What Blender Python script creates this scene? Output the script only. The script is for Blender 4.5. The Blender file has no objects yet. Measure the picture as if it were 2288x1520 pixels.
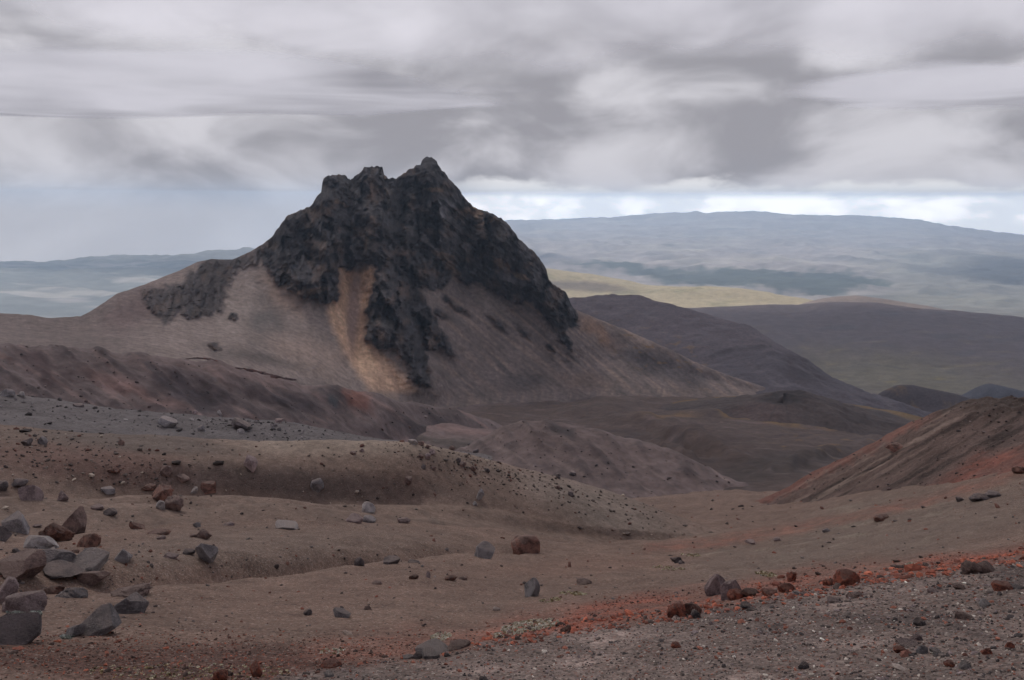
import bpy, math, random
import numpy as np
from mathutils import Vector

random.seed(7)
RNG = np.random.default_rng(11)
scene = bpy.context.scene
COL = scene.collection

# ------------------------------------------------------------------ camera
PW, PH, FPX = 2288.0, 1520.0, 1981.0          # photograph size, focal length in its pixels
PITCH = math.radians(9.18)
cam_d = bpy.data.cameras.new('camera')
cam = bpy.data.objects.new('camera', cam_d); COL.objects.link(cam)
cam_d.sensor_width = 36.0
cam_d.lens = 36.0 * FPX / PW
cam_d.clip_start = 0.1; cam_d.clip_end = 120000.0
cam.location = (0, 0, 0)
cam.rotation_euler = (math.radians(90) - PITCH, 0, 0)
scene.camera = cam

# ------------------------------------------------------------------ sun, sky, exposure
SUN_DIR = Vector((-0.36, 0.54, 0.76)).normalized()      # towards the sun
sun_d = bpy.data.lights.new('sun', 'SUN')
sun_d.energy = 4.4; sun_d.angle = math.radians(8.0); sun_d.color = (1.0, 0.95, 0.88)
sun = bpy.data.objects.new('sun', sun_d); COL.objects.link(sun)
sun.rotation_euler = SUN_DIR.to_track_quat('Z', 'Y').to_euler()

scene.view_settings.view_transform = 'Standard'
scene.view_settings.look = 'None'
scene.view_settings.exposure = 0.0
scene.view_settings.gamma = 1.0
scene.view_settings.use_curve_mapping = False
scene.render.engine = 'CYCLES'
cy = scene.cycles
cy.use_denoising = True
cy.max_bounces = 4; cy.diffuse_bounces = 2; cy.glossy_bounces = 2; cy.transmission_bounces = 3
cy.transparent_max_bounces = 8; cy.volume_bounces = 1
cy.sample_clamp_indirect = 6.0
cy.use_adaptive_sampling = True; cy.adaptive_threshold = 0.03

def N(nt, t, **kw):
    n = nt.nodes.new(t)
    for k, v in kw.items():
        setattr(n, k, v)
    return n

def mathn(nt, op, a, b=None, c=None, clamp=False):
    n = nt.nodes.new('ShaderNodeMath'); n.operation = op; n.use_clamp = clamp
    for i, v in enumerate((a, b, c)):
        if v is None: continue
        if isinstance(v, (int, float)): n.inputs[i].default_value = v
        else: nt.links.new(v, n.inputs[i])
    return n.outputs[0]

def maprange(nt, v, a, b, c, d, smooth=False):
    n = nt.nodes.new('ShaderNodeMapRange'); n.clamp = True
    if smooth: n.interpolation_type = 'SMOOTHSTEP'
    nt.links.new(v, n.inputs[0])
    for i, x in enumerate((a, b, c, d)): n.inputs[i + 1].default_value = x
    return n.outputs[0]

def mixc(nt, f, a, b, blend='MIX'):
    n = nt.nodes.new('ShaderNodeMix'); n.data_type = 'RGBA'; n.blend_type = blend; n.clamp_factor = True
    for s, v in ((0, f), (6, a), (7, b)):
        if isinstance(v, (int, float)): n.inputs[s].default_value = v
        elif isinstance(v, tuple): n.inputs[s].default_value = (*v, 1.0) if len(v) == 3 else v
        else: nt.links.new(v, n.inputs[s])
    return n.outputs[2]

world = bpy.data.worlds.new('World'); scene.world = world; world.use_nodes = True
wt = world.node_tree; wt.nodes.clear()
w_out = N(wt, 'ShaderNodeOutputWorld'); w_bg = N(wt, 'ShaderNodeBackground')
sky_t = N(wt, 'ShaderNodeTexSky', sky_type='NISHITA', sun_disc=False)
sky_t.sun_elevation = math.asin(SUN_DIR.z)
sky_t.sun_rotation = math.atan2(SUN_DIR.x, SUN_DIR.y)
sky_t.altitude = 4700.0
w_tc = N(wt, 'ShaderNodeTexCoord'); w_sep = N(wt, 'ShaderNodeSeparateXYZ')
wt.links.new(w_tc.outputs['Generated'], w_sep.inputs[0])
w_map = N(wt, 'ShaderNodeMapping'); w_map.inputs['Scale'].default_value = (10, 10, 24)
wt.links.new(w_tc.outputs['Generated'], w_map.inputs['Vector'])
w_n = N(wt, 'ShaderNodeTexNoise'); w_n.inputs['Scale'].default_value = 1.3; w_n.inputs['Detail'].default_value = 8; w_n.inputs['Roughness'].default_value = .58
wt.links.new(w_map.outputs[0], w_n.inputs['Vector'])
w_cu = maprange(wt, w_n.outputs[0], .40, .60, 0, 1, True)
w_horizon = mixc(wt, w_cu, (1.9, 1.82, 1.74), (3.3, 3.1, 2.9))            # sunlit cumulus far off, low on the horizon, seen through the haze
w_map2 = N(wt, 'ShaderNodeMapping'); w_map2.inputs['Scale'].default_value = (6, 6, 12)
wt.links.new(w_tc.outputs['Generated'], w_map2.inputs['Vector'])
w_n2 = N(wt, 'ShaderNodeTexNoise'); w_n2.inputs['Scale'].default_value = .95; w_n2.inputs['Detail'].default_value = 8; w_n2.inputs['Distortion'].default_value = .5
wt.links.new(w_map2.outputs[0], w_n2.inputs['Vector'])
w_grey = mixc(wt, maprange(wt, w_n2.outputs[0], .36, .64, 0, 1, True), (.335, .328, .362), (.66, .647, .69))
w_grey = mixc(wt, maprange(wt, w_sep.outputs[2], .012, -.02, 0, .65, True), w_grey, (.58, .49, .44))
w_horizon = mixc(wt, maprange(wt, w_sep.outputs[2], .007, -.005, 0, 1, True), (.86, .85, .86), w_horizon)
w_left = maprange(wt, w_sep.outputs[0], 0.0, -0.12, 0, 1, True)           # stratus lies over the left half
w_el = mathn(wt, 'ADD', w_sep.outputs[2], mathn(wt, 'MULTIPLY', mathn(wt, 'SUBTRACT', w_n.outputs[0], .5), .05))
w_el = mathn(wt, 'ADD', w_el, mathn(wt, 'MULTIPLY', mathn(wt, 'SUBTRACT', w_n2.outputs[0], .5), .05))
w_low = mathn(wt, 'MULTIPLY', maprange(wt, w_el, .020, .008, 0, 1, True), mathn(wt, 'SUBTRACT', 1.0, w_left))
w_band = mixc(wt, w_low, w_grey, w_horizon)
w_sky = mixc(wt, 1.0, sky_t.outputs[0], (.09, .09, .09), 'MULTIPLY')
w_up = maprange(wt, w_sep.outputs[2], 0.16, 0.40, 0, 1, True)
w_fin = mixc(wt, w_up, w_band, w_sky)
wt.links.new(w_fin, w_bg.inputs['Color']); w_bg.inputs['Strength'].default_value = 1.0
wt.links.new(w_bg.outputs[0], w_out.inputs['Surface'])

# ------------------------------------------------------------------ numpy helpers
def sr(r, g, b):
    c = np.array([r, g, b], float) / 255.0
    return np.where(c <= .04045, c / 12.92, ((c + .055) / 1.055) ** 2.4)

LIGHT = 0.56                                     # sky radiance under the cloud: photo colour / LIGHT = albedo
def alb(r, g, b, k=1.0):
    return np.clip(sr(r, g, b) / LIGHT * k, 0.004, 0.8)

_PERM = np.tile(np.random.default_rng(5).permutation(256).astype(np.int32), 3)
_GA = np.arange(256) * (2 * math.pi / 256) * 37
_GX, _GY = np.cos(_GA).astype(np.float32), np.sin(_GA).astype(np.float32)
def perlin(x, y, z=0.0, seed=0):
    """gradient noise; z is a slice offset"""
    if np.ndim(z):                                   # blend two slices
        zi = np.floor(z); t = z - zi; t = t * t * (3 - 2 * t)
        out = np.zeros(np.broadcast(x, y, z).shape)
        for k in np.unique(zi):
            m_ = zi == k
            out[m_] = perlin(x[m_], y[m_], float(k), seed) * (1 - t[m_]) + perlin(x[m_], y[m_], float(k) + 1, seed) * t[m_]
        return out
    x, y = np.broadcast_arrays(np.asarray(x, np.float32), np.asarray(y, np.float32))
    off = int(seed * 131 + z * 1013) & 255
    xf0, yf0 = np.floor(x), np.floor(y)
    xi, yi = xf0.astype(np.int32), yf0.astype(np.int32)
    xf, yf = x - xf0, y - yf0
    u = xf * xf * xf * (xf * (xf * 6 - 15) + 10); v = yf * yf * yf * (yf * (yf * 6 - 15) + 10)
    X0 = _PERM[((xi + off) & 255)]; X1 = _PERM[((xi + 1 + off) & 255)]
    Y0, Y1 = yi & 255, (yi + 1) & 255
    def g(X, Y, fx, fy):
        h = _PERM[X + Y]
        return _GX[h] * fx + _GY[h] * fy
    n00, n10 = g(X0, Y0, xf, yf), g(X1, Y0, xf - 1, yf)
    n01, n11 = g(X0, Y1, xf, yf - 1), g(X1, Y1, xf - 1, yf - 1)
    a_ = n00 + (n10 - n00) * u
    return (a_ + (n01 + (n11 - n01) * u - a_) * v) * 1.2
def fbm(x, y, z=0.0, oct=4, seed=0, gain=.5, lac=2.03, ridged=False):
    a, s, t = 1.0, 0, 0
    x, y = np.asarray(x, np.float32), np.asarray(y, np.float32)
    for o in range(oct):
        n = perlin(x, y, z, seed + o * 17)
        if ridged: n = 1 - 2 * np.abs(n) * 1.6
        s = s + a * n; t += a
        a *= gain; x, y = x * lac, y * lac
    return s / t
def sstep(a, b, x):
    t = np.clip((x - a) / (b - a), 0, 1)
    return t * t * (3 - 2 * t)
def lerp(a, b, t):
    t = np.asarray(t)
    if t.ndim < np.ndim(a) or np.ndim(b) == 1: t = t[..., None]
    return a + (b - a) * t

_ct, _st = math.cos(PITCH), math.sin(PITCH)
def ray(px, py):
    px, py = np.asarray(px, float), np.asarray(py, float)
    X = (px - PW / 2) / FPX; Y = (PH / 2 - py) / FPX
    d = np.stack([X + 0 * Y, _ct + Y * _st, -_st + Y * _ct], -1)
    return d
def at(px, py, r):
    d = ray(px, py)
    return d * (np.asarray(r) / np.hypot(d[..., 0], d[..., 1]))[..., None]
def project(P):
    x, y, z = P[..., 0], P[..., 1], P[..., 2]
    f = y * _ct - z * _st; u = y * _st + z * _ct
    return PW / 2 + x / f * FPX, PH / 2 - u / f * FPX

def smooth1(a, w):
    if w < .5: return a
    k = int(w * 3); g = np.exp(-.5 * (np.arange(-k, k + 1) / w) ** 2); g /= g.sum()
    return np.convolve(np.pad(a, k, mode='edge'), g, 'valid')

def pchip_rows(A, counts):
    """A: (K, ncol) values at knots 0..K-1 -> (rows, ncol)"""
    D = np.diff(A, axis=0)
    M = np.zeros_like(A)
    a, b = D[:-1], D[1:]
    same = (a * b) > 0
    M[1:-1] = np.where(same, 2 * a * b / np.where(same, a + b, 1), 0)
    M[0] = D[0]; M[-1] = D[-1]
    out = []
    for k, c in enumerate(counts):
        t = np.linspace(0, 1, c, endpoint=False)[:, None]
        if k == len(counts) - 1: t = np.linspace(0, 1, c)[:, None]
        h00 = 2*t**3 - 3*t**2 + 1; h10 = t**3 - 2*t**2 + t; h01 = -2*t**3 + 3*t**2; h11 = t**3 - t**2
        out.append(h00 * A[k] + h10 * M[k] + h01 * A[k + 1] + h11 * M[k + 1])
    return np.concatenate(out, 0)

def columns(p0, p1, step):
    """pixel columns: fine inside the picture, coarser outside"""
    a = []
    x = p0
    while x < p1:
        a.append(x)
        x += step if -150 < x < PW + 150 else (step * 4 if -950 < x < PW + 950 else step * 16)
    a.append(p1)
    return np.array(a, float)

def grid_mesh(name, P, C, mat, smooth=True):
    nr, nc = P.shape[:2]
    idx = np.arange(nr * nc).reshape(nr, nc)
    F = np.stack([idx[:-1, :-1], idx[:-1, 1:], idx[1:, 1:], idx[1:, :-1]], -1).reshape(-1, 4)
    return raw_mesh(name, P.reshape(-1, 3), F, None if C is None else C.reshape(-1, 3), mat, smooth)

def raw_mesh(name, V, F, C, mat, smooth=True, link=True):
    me = bpy.data.meshes.new(name)
    n, k = F.shape
    me.vertices.add(len(V)); me.vertices.foreach_set('co', np.ascontiguousarray(V, np.float32).ravel())
    me.loops.add(n * k); me.loops.foreach_set('vertex_index', np.ascontiguousarray(F, np.int32).ravel())
    me.polygons.add(n)
    me.polygons.foreach_set('loop_start', np.arange(0, n * k, k, dtype=np.int32))
    me.polygons.foreach_set('loop_total', np.full(n, k, np.int32))
    me.polygons.foreach_set('use_smooth', np.full(n, smooth))
    me.update(calc_edges=True)
    if C is not None:
        at_ = me.color_attributes.new('Col', 'FLOAT_COLOR', 'POINT')
        at_.data.foreach_set('color', np.concatenate([np.clip(C, 0, 1), np.ones((len(C), 1))], 1).astype(np.float32).ravel())
    me.materials.append(mat)
    ob = bpy.data.objects.new(name, me)
    if link: COL.objects.link(ob)
    return ob

def structure(o, label=None):
    o['kind'] = 'structure'
    if label: o['label'] = label
    return o
def stuff(o, label, cat):
    o['kind'] = 'stuff'; o['label'] = label; o['category'] = cat
    return o
def tag(o, label, cat, group=None):
    o['label'] = label; o['category'] = cat
    if group: o['group'] = group
    return o

class Sheet: pass
def loft(lines, counts, p0, p1, step=4.0, sm=0.0, crest_noise=None):
    px = columns(p0, p1, step)
    py = np.array([smooth1(np.interp(px, [q[0] for q in L], [q[1] for q in L]), sm / step if sm else 0) for L in lines])
    lr = np.array([smooth1(np.log(np.interp(px, [q[0] for q in L], [q[2] for q in L])), (max(sm, 12)) / step) for L in lines])
    if crest_noise: py[crest_noise[0]] += crest_noise[1](px)
    S = Sheet()
    S.PY = pchip_rows(py, counts); S.R = np.exp(pchip_rows(lr, counts))
    S.PX = np.broadcast_to(px, S.PY.shape).copy()
    S.P = at(S.PX, S.PY, S.R)
    return S

def poly_sd(PX, PY, poly):
    """signed distance in pixels, positive inside"""
    p = np.array(poly, float); q = np.roll(p, -1, 0)
    x, y = PX.ravel(), PY.ravel()
    best = np.full(x.shape, 1e18); inside = np.zeros(x.shape, bool)
    for (ax, ay), (bx, by) in zip(p, q):
        ex, ey = bx - ax, by - ay
        t = np.clip(((x - ax) * ex + (y - ay) * ey) / (ex * ex + ey * ey + 1e-9), 0, 1)
        best = np.minimum(best, (x - ax - t * ex) ** 2 + (y - ay - t * ey) ** 2)
        c = ((ay > y) != (by > y))
        inside ^= c & (x < (bx - ax) * (y - ay) / (by - ay + 1e-12) + ax)
    d = np.sqrt(best)
    return np.where(inside, d, -d).reshape(PX.shape)
def line_d(PX, PY, pts):
    best = np.full(PX.shape, 1e18)
    for (ax, ay), (bx, by) in zip(pts[:-1], pts[1:]):
        ex, ey = bx - ax, by - ay
        t = np.clip(((PX - ax) * ex + (PY - ay) * ey) / (ex * ex + ey * ey + 1e-9), 0, 1)
        best = np.minimum(best, (PX - ax - t * ex) ** 2 + (PY - ay - t * ey) ** 2)
    return np.sqrt(best)
def blob(PX, PY, cx, cy, rx, ry, ang=0, soft=.5, warp=0.0, seed=0):
    a = math.radians(ang); c, s = math.cos(a), math.sin(a)
    R_ = max(rx, ry) * 1.7 + 4
    out = np.zeros(PX.shape)
    m_ = (np.abs(PX - cx) < R_) & (np.abs(PY - cy) < R_)
    if not m_.any(): return out
    X, Y = PX[m_], PY[m_]
    x, y = X - cx, Y - cy
    if warp:
        x = x + fbm(X / rx * 1.6, Y / rx * 1.6, seed % 97, 3, seed) * rx * warp
        y = y + fbm(X / rx * 1.6, Y / rx * 1.6, seed % 97 + 9, 3, seed + 5) * ry * warp
    d = np.sqrt(((x * c + y * s) / rx) ** 2 + ((-x * s + y * c) / ry) ** 2)
    out[m_] = 1 - sstep(1 - soft, 1 + soft * .5, d)
    return out
def streaks(PX, PY, ang, length, width, seed, oct=3):
    """noise drawn out along a fall line that runs at ang degrees (down from horizontal) over the surface"""
    a = math.radians(ang); c, s = math.cos(a), math.sin(a)
    u = PX * c + PY * s; v = -PX * s + PY * c
    return fbm(u / length, v / width, seed % 13, oct, seed)

# ------------------------------------------------------------------ materials
def principled(name):
    m = bpy.data.materials.new(name); m.use_nodes = True
    nt = m.node_tree
    b = nt.nodes['Principled BSDF']
    b.inputs['Roughness'].default_value = .92
    b.inputs['Specular IOR Level'].default_value = .15
    return m, nt, b

def terrain_mat(name, scale, contrast=.35, bump=.4, dist=.05, speckle=0.0, spscale=40.0):
    """vertex colour x fine procedural grain, grain size 1/scale metres"""
    m, nt, b = principled(name)
    a = N(nt, 'ShaderNodeVertexColor'); a.layer_name = 'Col'
    tc = N(nt, 'ShaderNodeTexCoord')
    n1 = N(nt, 'ShaderNodeTexNoise'); n1.inputs['Scale'].default_value = scale; n1.inputs['Detail'].default_value = 7; n1.inputs['Roughness'].default_value = .65
    n2 = N(nt, 'ShaderNodeTexNoise'); n2.inputs['Scale'].default_value = scale * .13; n2.inputs['Detail'].default_value = 5; n2.inputs['Roughness'].default_value = .6
    nt.links.new(tc.outputs['Object'], n1.inputs['Vector']); nt.links.new(tc.outputs['Object'], n2.inputs['Vector'])
    f1 = maprange(nt, n1.outputs[0], .3, .7, 1 - contrast, 1 + contrast)
    f2 = maprange(nt, n2.outputs[0], .3, .7, 1 - contrast * .6, 1 + contrast * .6)
    f = mathn(nt, 'MULTIPLY', f1, f2)
    cmb = N(nt, 'ShaderNodeCombineXYZ')
    for i in range(3): nt.links.new(f, cmb.inputs[i])
    col = mixc(nt, 1.0, a.outputs[0], cmb.outputs[0], 'MULTIPLY')
    hgt = n1.outputs[0]
    if speckle:
        vo = N(nt, 'ShaderNodeTexVoronoi'); vo.inputs['Scale'].default_value = spscale
        nt.links.new(tc.outputs['Object'], vo.inputs['Vector'])
        sp = N(nt, 'ShaderNodeSeparateColor'); nt.links.new(vo.outputs['Color'], sp.inputs[0])
        grain = mathn(nt, 'MULTIPLY', maprange(nt, sp.outputs[0], 0, 1, 1 - speckle, 1 + speckle), 1.0)
        cm2 = N(nt, 'ShaderNodeCombineXYZ')
        for i in range(3): nt.links.new(grain, cm2.inputs[i])
        col = mixc(nt, 1.0, col, cm2.outputs[0], 'MULTIPLY')
        pale = mathn(nt, 'MULTIPLY', maprange(nt, sp.outputs[1], .93, .97, 0, 1), 1.2 * speckle)
        col = mixc(nt, pale, col, tuple(alb(150, 138, 128)))
        redd = mathn(nt, 'MULTIPLY', maprange(nt, sp.outputs[2], .88, .93, 0, 1), 1.2 * speckle)
        col = mixc(nt, redd, col, tuple(alb(98, 66, 56)))
        hgt = mathn(nt, 'ADD', n1.outputs[0], mathn(nt, 'MULTIPLY', vo.outputs['Distance'], -.8))
    nt.links.new(col, b.inputs['Base Color'])
    bp = N(nt, 'ShaderNodeBump'); bp.inputs['Strength'].default_value = bump; bp.inputs['Distance'].default_value = dist
    nt.links.new(hgt, bp.inputs['Height']); nt.links.new(bp.outputs[0], b.inputs['Normal'])
    return m

MT_NEAR = terrain_mat('ash_gravel', 9.0, .34, .55, .03, .32, 42.0)
MT_MID = terrain_mat('ash_slope', 2.2, .26, .45, .12, .14, 16.0)
MT_HILL = terrain_mat('tephra', .22, .28, .5, 1.2)
MT_MTN = terrain_mat('andesite_and_scree', .16, .30, .7, 3.0)
MT_FAR = terrain_mat('far_land', .0035, .28, .4, 60.0)

# ------------------------------------------------------------------ 1. near ash ground
L1 = [
 [(-900,2300,1.6),(3200,2300,1.6)],
 [(-900,1640,4.2),(3200,1640,4.2)],
 [(-900,1480,7.8),(0,1475,7.5),(480,1500,6.6),(700,1488,6.6),(930,1462,6.9),(1050,1445,7.2),(1250,1412,7.8),(1500,1378,8.4),(1700,1335,9.2),(1900,1303,10),(2150,1270,10.6),(2288,1248,11),(3200,1165,13)],
 [(-900,1440,9),(0,1440,8.6),(480,1462,7.8),(700,1455,7.8),(930,1442,8.0),(1050,1430,8.6),(1250,1390,10),(1400,1360,11.5),(1500,1345,13),(1700,1316,13.5),(1900,1290,14.5),(2150,1260,15),(2288,1240,15.5),(3200,1160,17)],
 [(-900,1345,14),(0,1340,14),(250,1330,14.5),(330,1318,15),(600,1292,18),(760,1268,20),(950,1246,23),(1100,1241,26),(1250,1233,30),(1500,1262,25),(1700,1262,24),(1900,1245,24),(2150,1205,26),(2288,1180,28),(3200,1060,34)],
 [(-900,1333,15.2),(0,1325,15.6),(250,1324,16.4),(330,1322,17.2),(600,1299,20.6),(760,1275,23),(950,1253,26),(1100,1247,29),(1250,1231,33),(1500,1240,33),(1700,1235,34),(1900,1205,35),(2150,1150,37),(2288,1115,40),(3200,970,48)],
 [(-900,1262,17.1),(0,1258,17.5),(250,1254,18.5),(400,1246,19.8),(640,1232,22.7),(800,1222,25.3),(1000,1215,29.2),(1150,1220,33),(1250,1219,38),(1500,1226,43),(1700,1208,45),(1900,1172,46),(2150,1115,47),(2288,1072,48),(3200,920,54)],
 [(-900,1215,26),(0,1212,27),(250,1186,30),(400,1176,31),(640,1165,33),(800,1167,35),(1000,1178,39),(1150,1191,43),(1240,1206,46),(1350,1222,47),(1500,1216,50),(1700,1190,53),(1900,1150,55),(2060,1115,56),(2200,1075,56),(2288,1046,56),(3200,880,60)],
 [(-900,1228,30),(0,1222,31),(250,1196,34),(640,1176,38),(1000,1188,45),(1240,1209,53),(1350,1212,57),(1500,1200,62),(1700,1180,66),(1900,1150,66),(2060,1120,66),(2200,1084,65),(2288,1056,65),(3200,890,70)],
 [(-900,1190,48),(0,1185,48),(640,1165,60),(1000,1170,66),(1300,1167,75),(1500,1160,80),(1650,1150,85),(1750,1140,85),(1900,1110,82),(2288,1035,78),(3200,890,85)],
 [(-900,1150,80),(640,1130,95),(1000,1130,105),(1300,1126,112),(1420,1112,116),(1500,1108,120),(1560,1099,124),(1650,1094,128),(1700,1100,126),(1750,1098,125),(1900,1090,120),(2288,1025,110),(3200,890,120)],
 [(-900,1170,170),(1500,1150,200),(1700,1145,210),(3200,1040,220)],
 [(-900,1200,330),(3200,1150,330)],
]
for k_ in (5, 8): L1[k_] = [(a, b + 8 * float(np.interp(a, [900, 1300], [1, 0])), c) for a, b, c in L1[k_]]
S1 = loft(L1, [6, 60, 20, 54, 10, 28, 34, 12, 20, 20, 8, 6], -4200, 6500, 5.0, sm=28)
P = S1.P
x, y, r = P[..., 0], P[..., 1], S1.R
near = np.clip(r, 2, 40)
P[..., 2] += fbm(x / 3.0, y / 3.0, 0, 4, 3) * .012 * near * sstep(3, 9, r)
P[..., 2] += fbm(x / .5, y / .5, 0, 3, 5) * .05
P[..., 2] += fbm(x / .13, y / .13, 0, 2, 6) * .012 * (r < 14)
PX1, PY1 = project(P)
GRAVEL = [(300,1640),(560,1520),(760,1490),(930,1470),(1050,1447),(1250,1412),(1500,1380),(1700,1336),(1900,1303),(2150,1270),(2288,1248),(3300,1140),(3300,3000),(0,3000)]
wx = fbm(PX1 / 60, PY1 / 30, 0, 4, 21) * 26
grav = sstep(-10, 14, poly_sd(S1.PX, PY1 + wx * .5, GRAVEL))
C = np.empty(P.shape); C[:] = alb(91, 75, 66)
n_big = fbm(x / 7, y / 7, 0, 4, 31); n_s = fbm(x / 1.3, y / 1.3, 0, 4, 32)
C *= (1 + .35 * n_big + .25 * n_s)[..., None]
C = lerp(C, alb(88, 76, 68), blob(S1.PX, PY1, 560, 1225, 420, 50, -3, .6, .5, 1) * .7)
C = lerp(C, alb(86, 75, 67), blob(S1.PX, PY1, 1950, 1190, 480, 75, -12, .6, .5, 2) * .75)
C = lerp(C, alb(92, 75, 66), blob(S1.PX, PY1, 800, 1320, 420, 45, -5, .6, .5, 3) * .6)
C = lerp(C, alb(94, 74, 64), blob(S1.PX, PY1, 1320, 1262, 280, 22, -3, .6, .5, 4) * .6)
ashst = sstep(.1, .45, streaks(S1.PX, PY1, -10, 160, 9, 6))
C = lerp(C, alb(112, 103, 90), ashst * .45 * blob(S1.PX, PY1, 1900, 1180, 520, 70, -10, .6))
# rusty cinders in the trough and along the rim
red = blob(S1.PX, PY1, 1020, 1436, 520, 55, -9, .7, .5, 5) * .5
red = np.maximum(red, blob(S1.PX, PY1, 1330, 1375, 300, 30, -12, .6, .35, 6) * .95)
red = np.maximum(red, blob(S1.PX, PY1, 1650, 1326, 400, 34, -10, .7, .4, 7) * .75)
red = np.maximum(red, blob(S1.PX, PY1, 2100, 1265, 330, 24, -9, .6, .4, 8) * .95)
red = np.maximum(red, .45 * sstep(20, 2, line_d(S1.PX, PY1 + wx * .4, [(1450,1225),(1600,1212),(1750,1185),(1900,1155),(2060,1122),(2200,1082),(2300,1045)])))
redtone = lerp(np.broadcast_to(alb(94, 62, 53), C.shape), alb(116, 69, 56), sstep(-.2, .35, n_s)) 
C = C + (redtone - C) * (red * (.75 + .25 * sstep(-.25, .2, n_s)))[..., None]
C = lerp(C, alb(66, 48, 42), blob(S1.PX, PY1, 420, 1490, 620, 56, 3, .6, .5, 9) * .85)
C = C + ((np.broadcast_to(alb(92, 80, 74), C.shape) * (1 + .5 * n_s + .3 * n_big)[..., None]) - C) * grav[..., None]
C = lerp(C, alb(58, 51, 49), grav * sstep(.0, .35, fbm(x / .9, y / 1.6, 0, 4, 41)) * .75)
C = lerp(C, alb(128, 112, 104), grav * sstep(.1, .4, fbm(x / 1.4, y / .8, 0, 4, 42)) * .6)
S1.C = C
ground = structure(grid_mesh('ground', P, C, MT_NEAR), 'brown ash and gravel slope falling away from the viewpoint')

# ------------------------------------------------------------------ 2. sandy ridge (middle distance)
crestM = [(-900,925,72),(0,945,65),(180,965,62),(350,975,60),(600,985,58),(850,985,57.5),(930,990,57.5),(1000,1005,59),(1100,1030,62),(1200,1055,65),(1300,1077,67),(1400,1111,67),(1500,1150,66),(1600,1186,64.5),(1680,1210,63),(1800,1255,63)]
L2 = [
 [(-900,1260,31),(0,1250,32),(250,1225,35),(640,1205,38),(1000,1215,44),(1240,1226,51),(1400,1234,55),(1600,1236,59),(1700,1238,60),(1800,1262,61)],
 [(-900,1152,38),(0,1149,38),(120,1144,39),(200,1130,40),(260,1125,41),(330,1124,41),(420,1145,41),(500,1133,42),(580,1124,43),(650,1126,44),(750,1141,44),(1000,1163,48),(1240,1202,54),(1400,1213,57),(1600,1211,60),(1700,1224,61),(1800,1258,62)],
 [(-900,1156,41),(0,1153,41),(200,1136,43),(330,1130,44),(420,1146,44),(580,1131,46),(650,1131,47),(750,1138,47),(1000,1152,50),(1240,1192,55),(1400,1203,57.5),(1600,1208,60),(1700,1223,61),(1800,1258,62)],
 [(-900,1112,45),(0,1110,45),(200,1112,46),(330,1104,47),(450,1108,48),(560,1113,49),(700,1123,49),(1000,1132,52),(1240,1166,56),(1400,1183,58),(1600,1203,60.5),(1700,1221,61.3),(1800,1258,62)],
 [(-900,1115,48),(0,1113,48),(330,1107,50),(560,1114,51),(700,1121,51),(1000,1124,53),(1240,1156,56.5),(1400,1176,58.4),(1600,1201,60.8),(1700,1219,61.5),(1800,1258,62.3)],
 [(-900,1015,56),(0,1025,52.5),(350,1035,52.5),(600,1043,53),(900,1045,54),(1200,1092,59.5),(1400,1142,61.5),(1600,1195,62.2),(1700,1217,61.8),(1800,1258,62.6)],
 crestM,
 [(q[0], q[1] + 20, q[2] * 1.12) for q in crestM],
 [(q[0], q[1] + 120, q[2] * 1.5) for q in crestM],
]
for k_ in (2, 4): L2[k_] = [(a, b + 9 * float(np.interp(a, [800, 1150], [1, 0])), c) for a, b, c in L2[k_]]
S2 = loft(L2, [10, 16, 18, 16, 40, 46, 10, 8], -900, 1800, 4.0, sm=22)
P = S2.P; x, y, r = P[..., 0], P[..., 1], S2.R
P[..., 2] += fbm(x / 9, y / 9, 0, 4, 51) * .35 + fbm(x / 1.6, y / 1.6, 0, 3, 52) * .12
PX, PY = S2.PX, S2.PY
C = np.empty(P.shape); C[:] = alb(97, 82, 73)
C *= (1 + .3 * fbm(x / 14, y / 14, 0, 4, 53) + .18 * fbm(x / 3, y / 3, 0, 4, 54))[..., None]
C = lerp(C, alb(114, 101, 90), sstep(-55, -8, -(PY - np.interp(PX[0], [q[0] for q in crestM], [q[1] for q in crestM]))) * sstep(420, 640, PX) * (1 - sstep(900, 1200, PX)))
C = lerp(C, alb(82, 71, 66), blob(PX, PY, 620, 1080, 420, 40, 4, .6, .4, 11) * .8)
C = lerp(C, alb(86, 66, 60), blob(PX, PY, 180, 1035, 260, 50, 5, .6, .4, 12) * .7)
C = lerp(C, alb(76, 70, 66), blob(PX, PY, 300, 990, 260, 25, 5, .6, .4, 13) * .6)
C = lerp(C, alb(104, 95, 87), blob(PX, PY, 1330, 1130, 220, 55, 18, .6, .4, 14) * .6)
C = lerp(C, alb(76, 68, 62), sstep(.05, .4, streaks(PX, PY, 30, 90, 16, 15)) * .35)
structure(grid_mesh('sandy_ridge', P, C, MT_MID), 'smooth sandy brown ridge crossing the middle distance')
S2.C = C

# ------------------------------------------------------------------ 3. grey ridge behind it
crestN = [(-900,830,118),(0,877,114),(100,893,112),(250,911,110),(450,930,107),(620,941,105),(700,956,104),(850,981,101),(950,998,100),(1100,1020,99)]
L3 = [
 [(-900,1010,80),(0,1030,80),(500,1045,82),(900,1045,84),(1100,1065,86)],
 [(-900,920,102),(0,937,100),(450,962,98),(700,975,97),(900,997,96),(1100,1030,95)],
 crestN,
 [(q[0], q[1] + 30, q[2] * 1.15) for q in crestN],
 [(q[0], q[1] + 90, q[2] * 1.7) for q in crestN],
]
S3 = loft(L3, [16, 46, 10, 8], -900, 1100, 4.0, sm=14)
P = S3.P; x, y, r = P[..., 0], P[..., 1], S3.R
P[..., 2] += fbm(x / 10, y / 10, 0, 4, 61) * .55 + fbm(x / 2, y / 2, 0, 3, 62) * .25
C = np.empty(P.shape); C[:] = alb(82, 77, 76)
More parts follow.
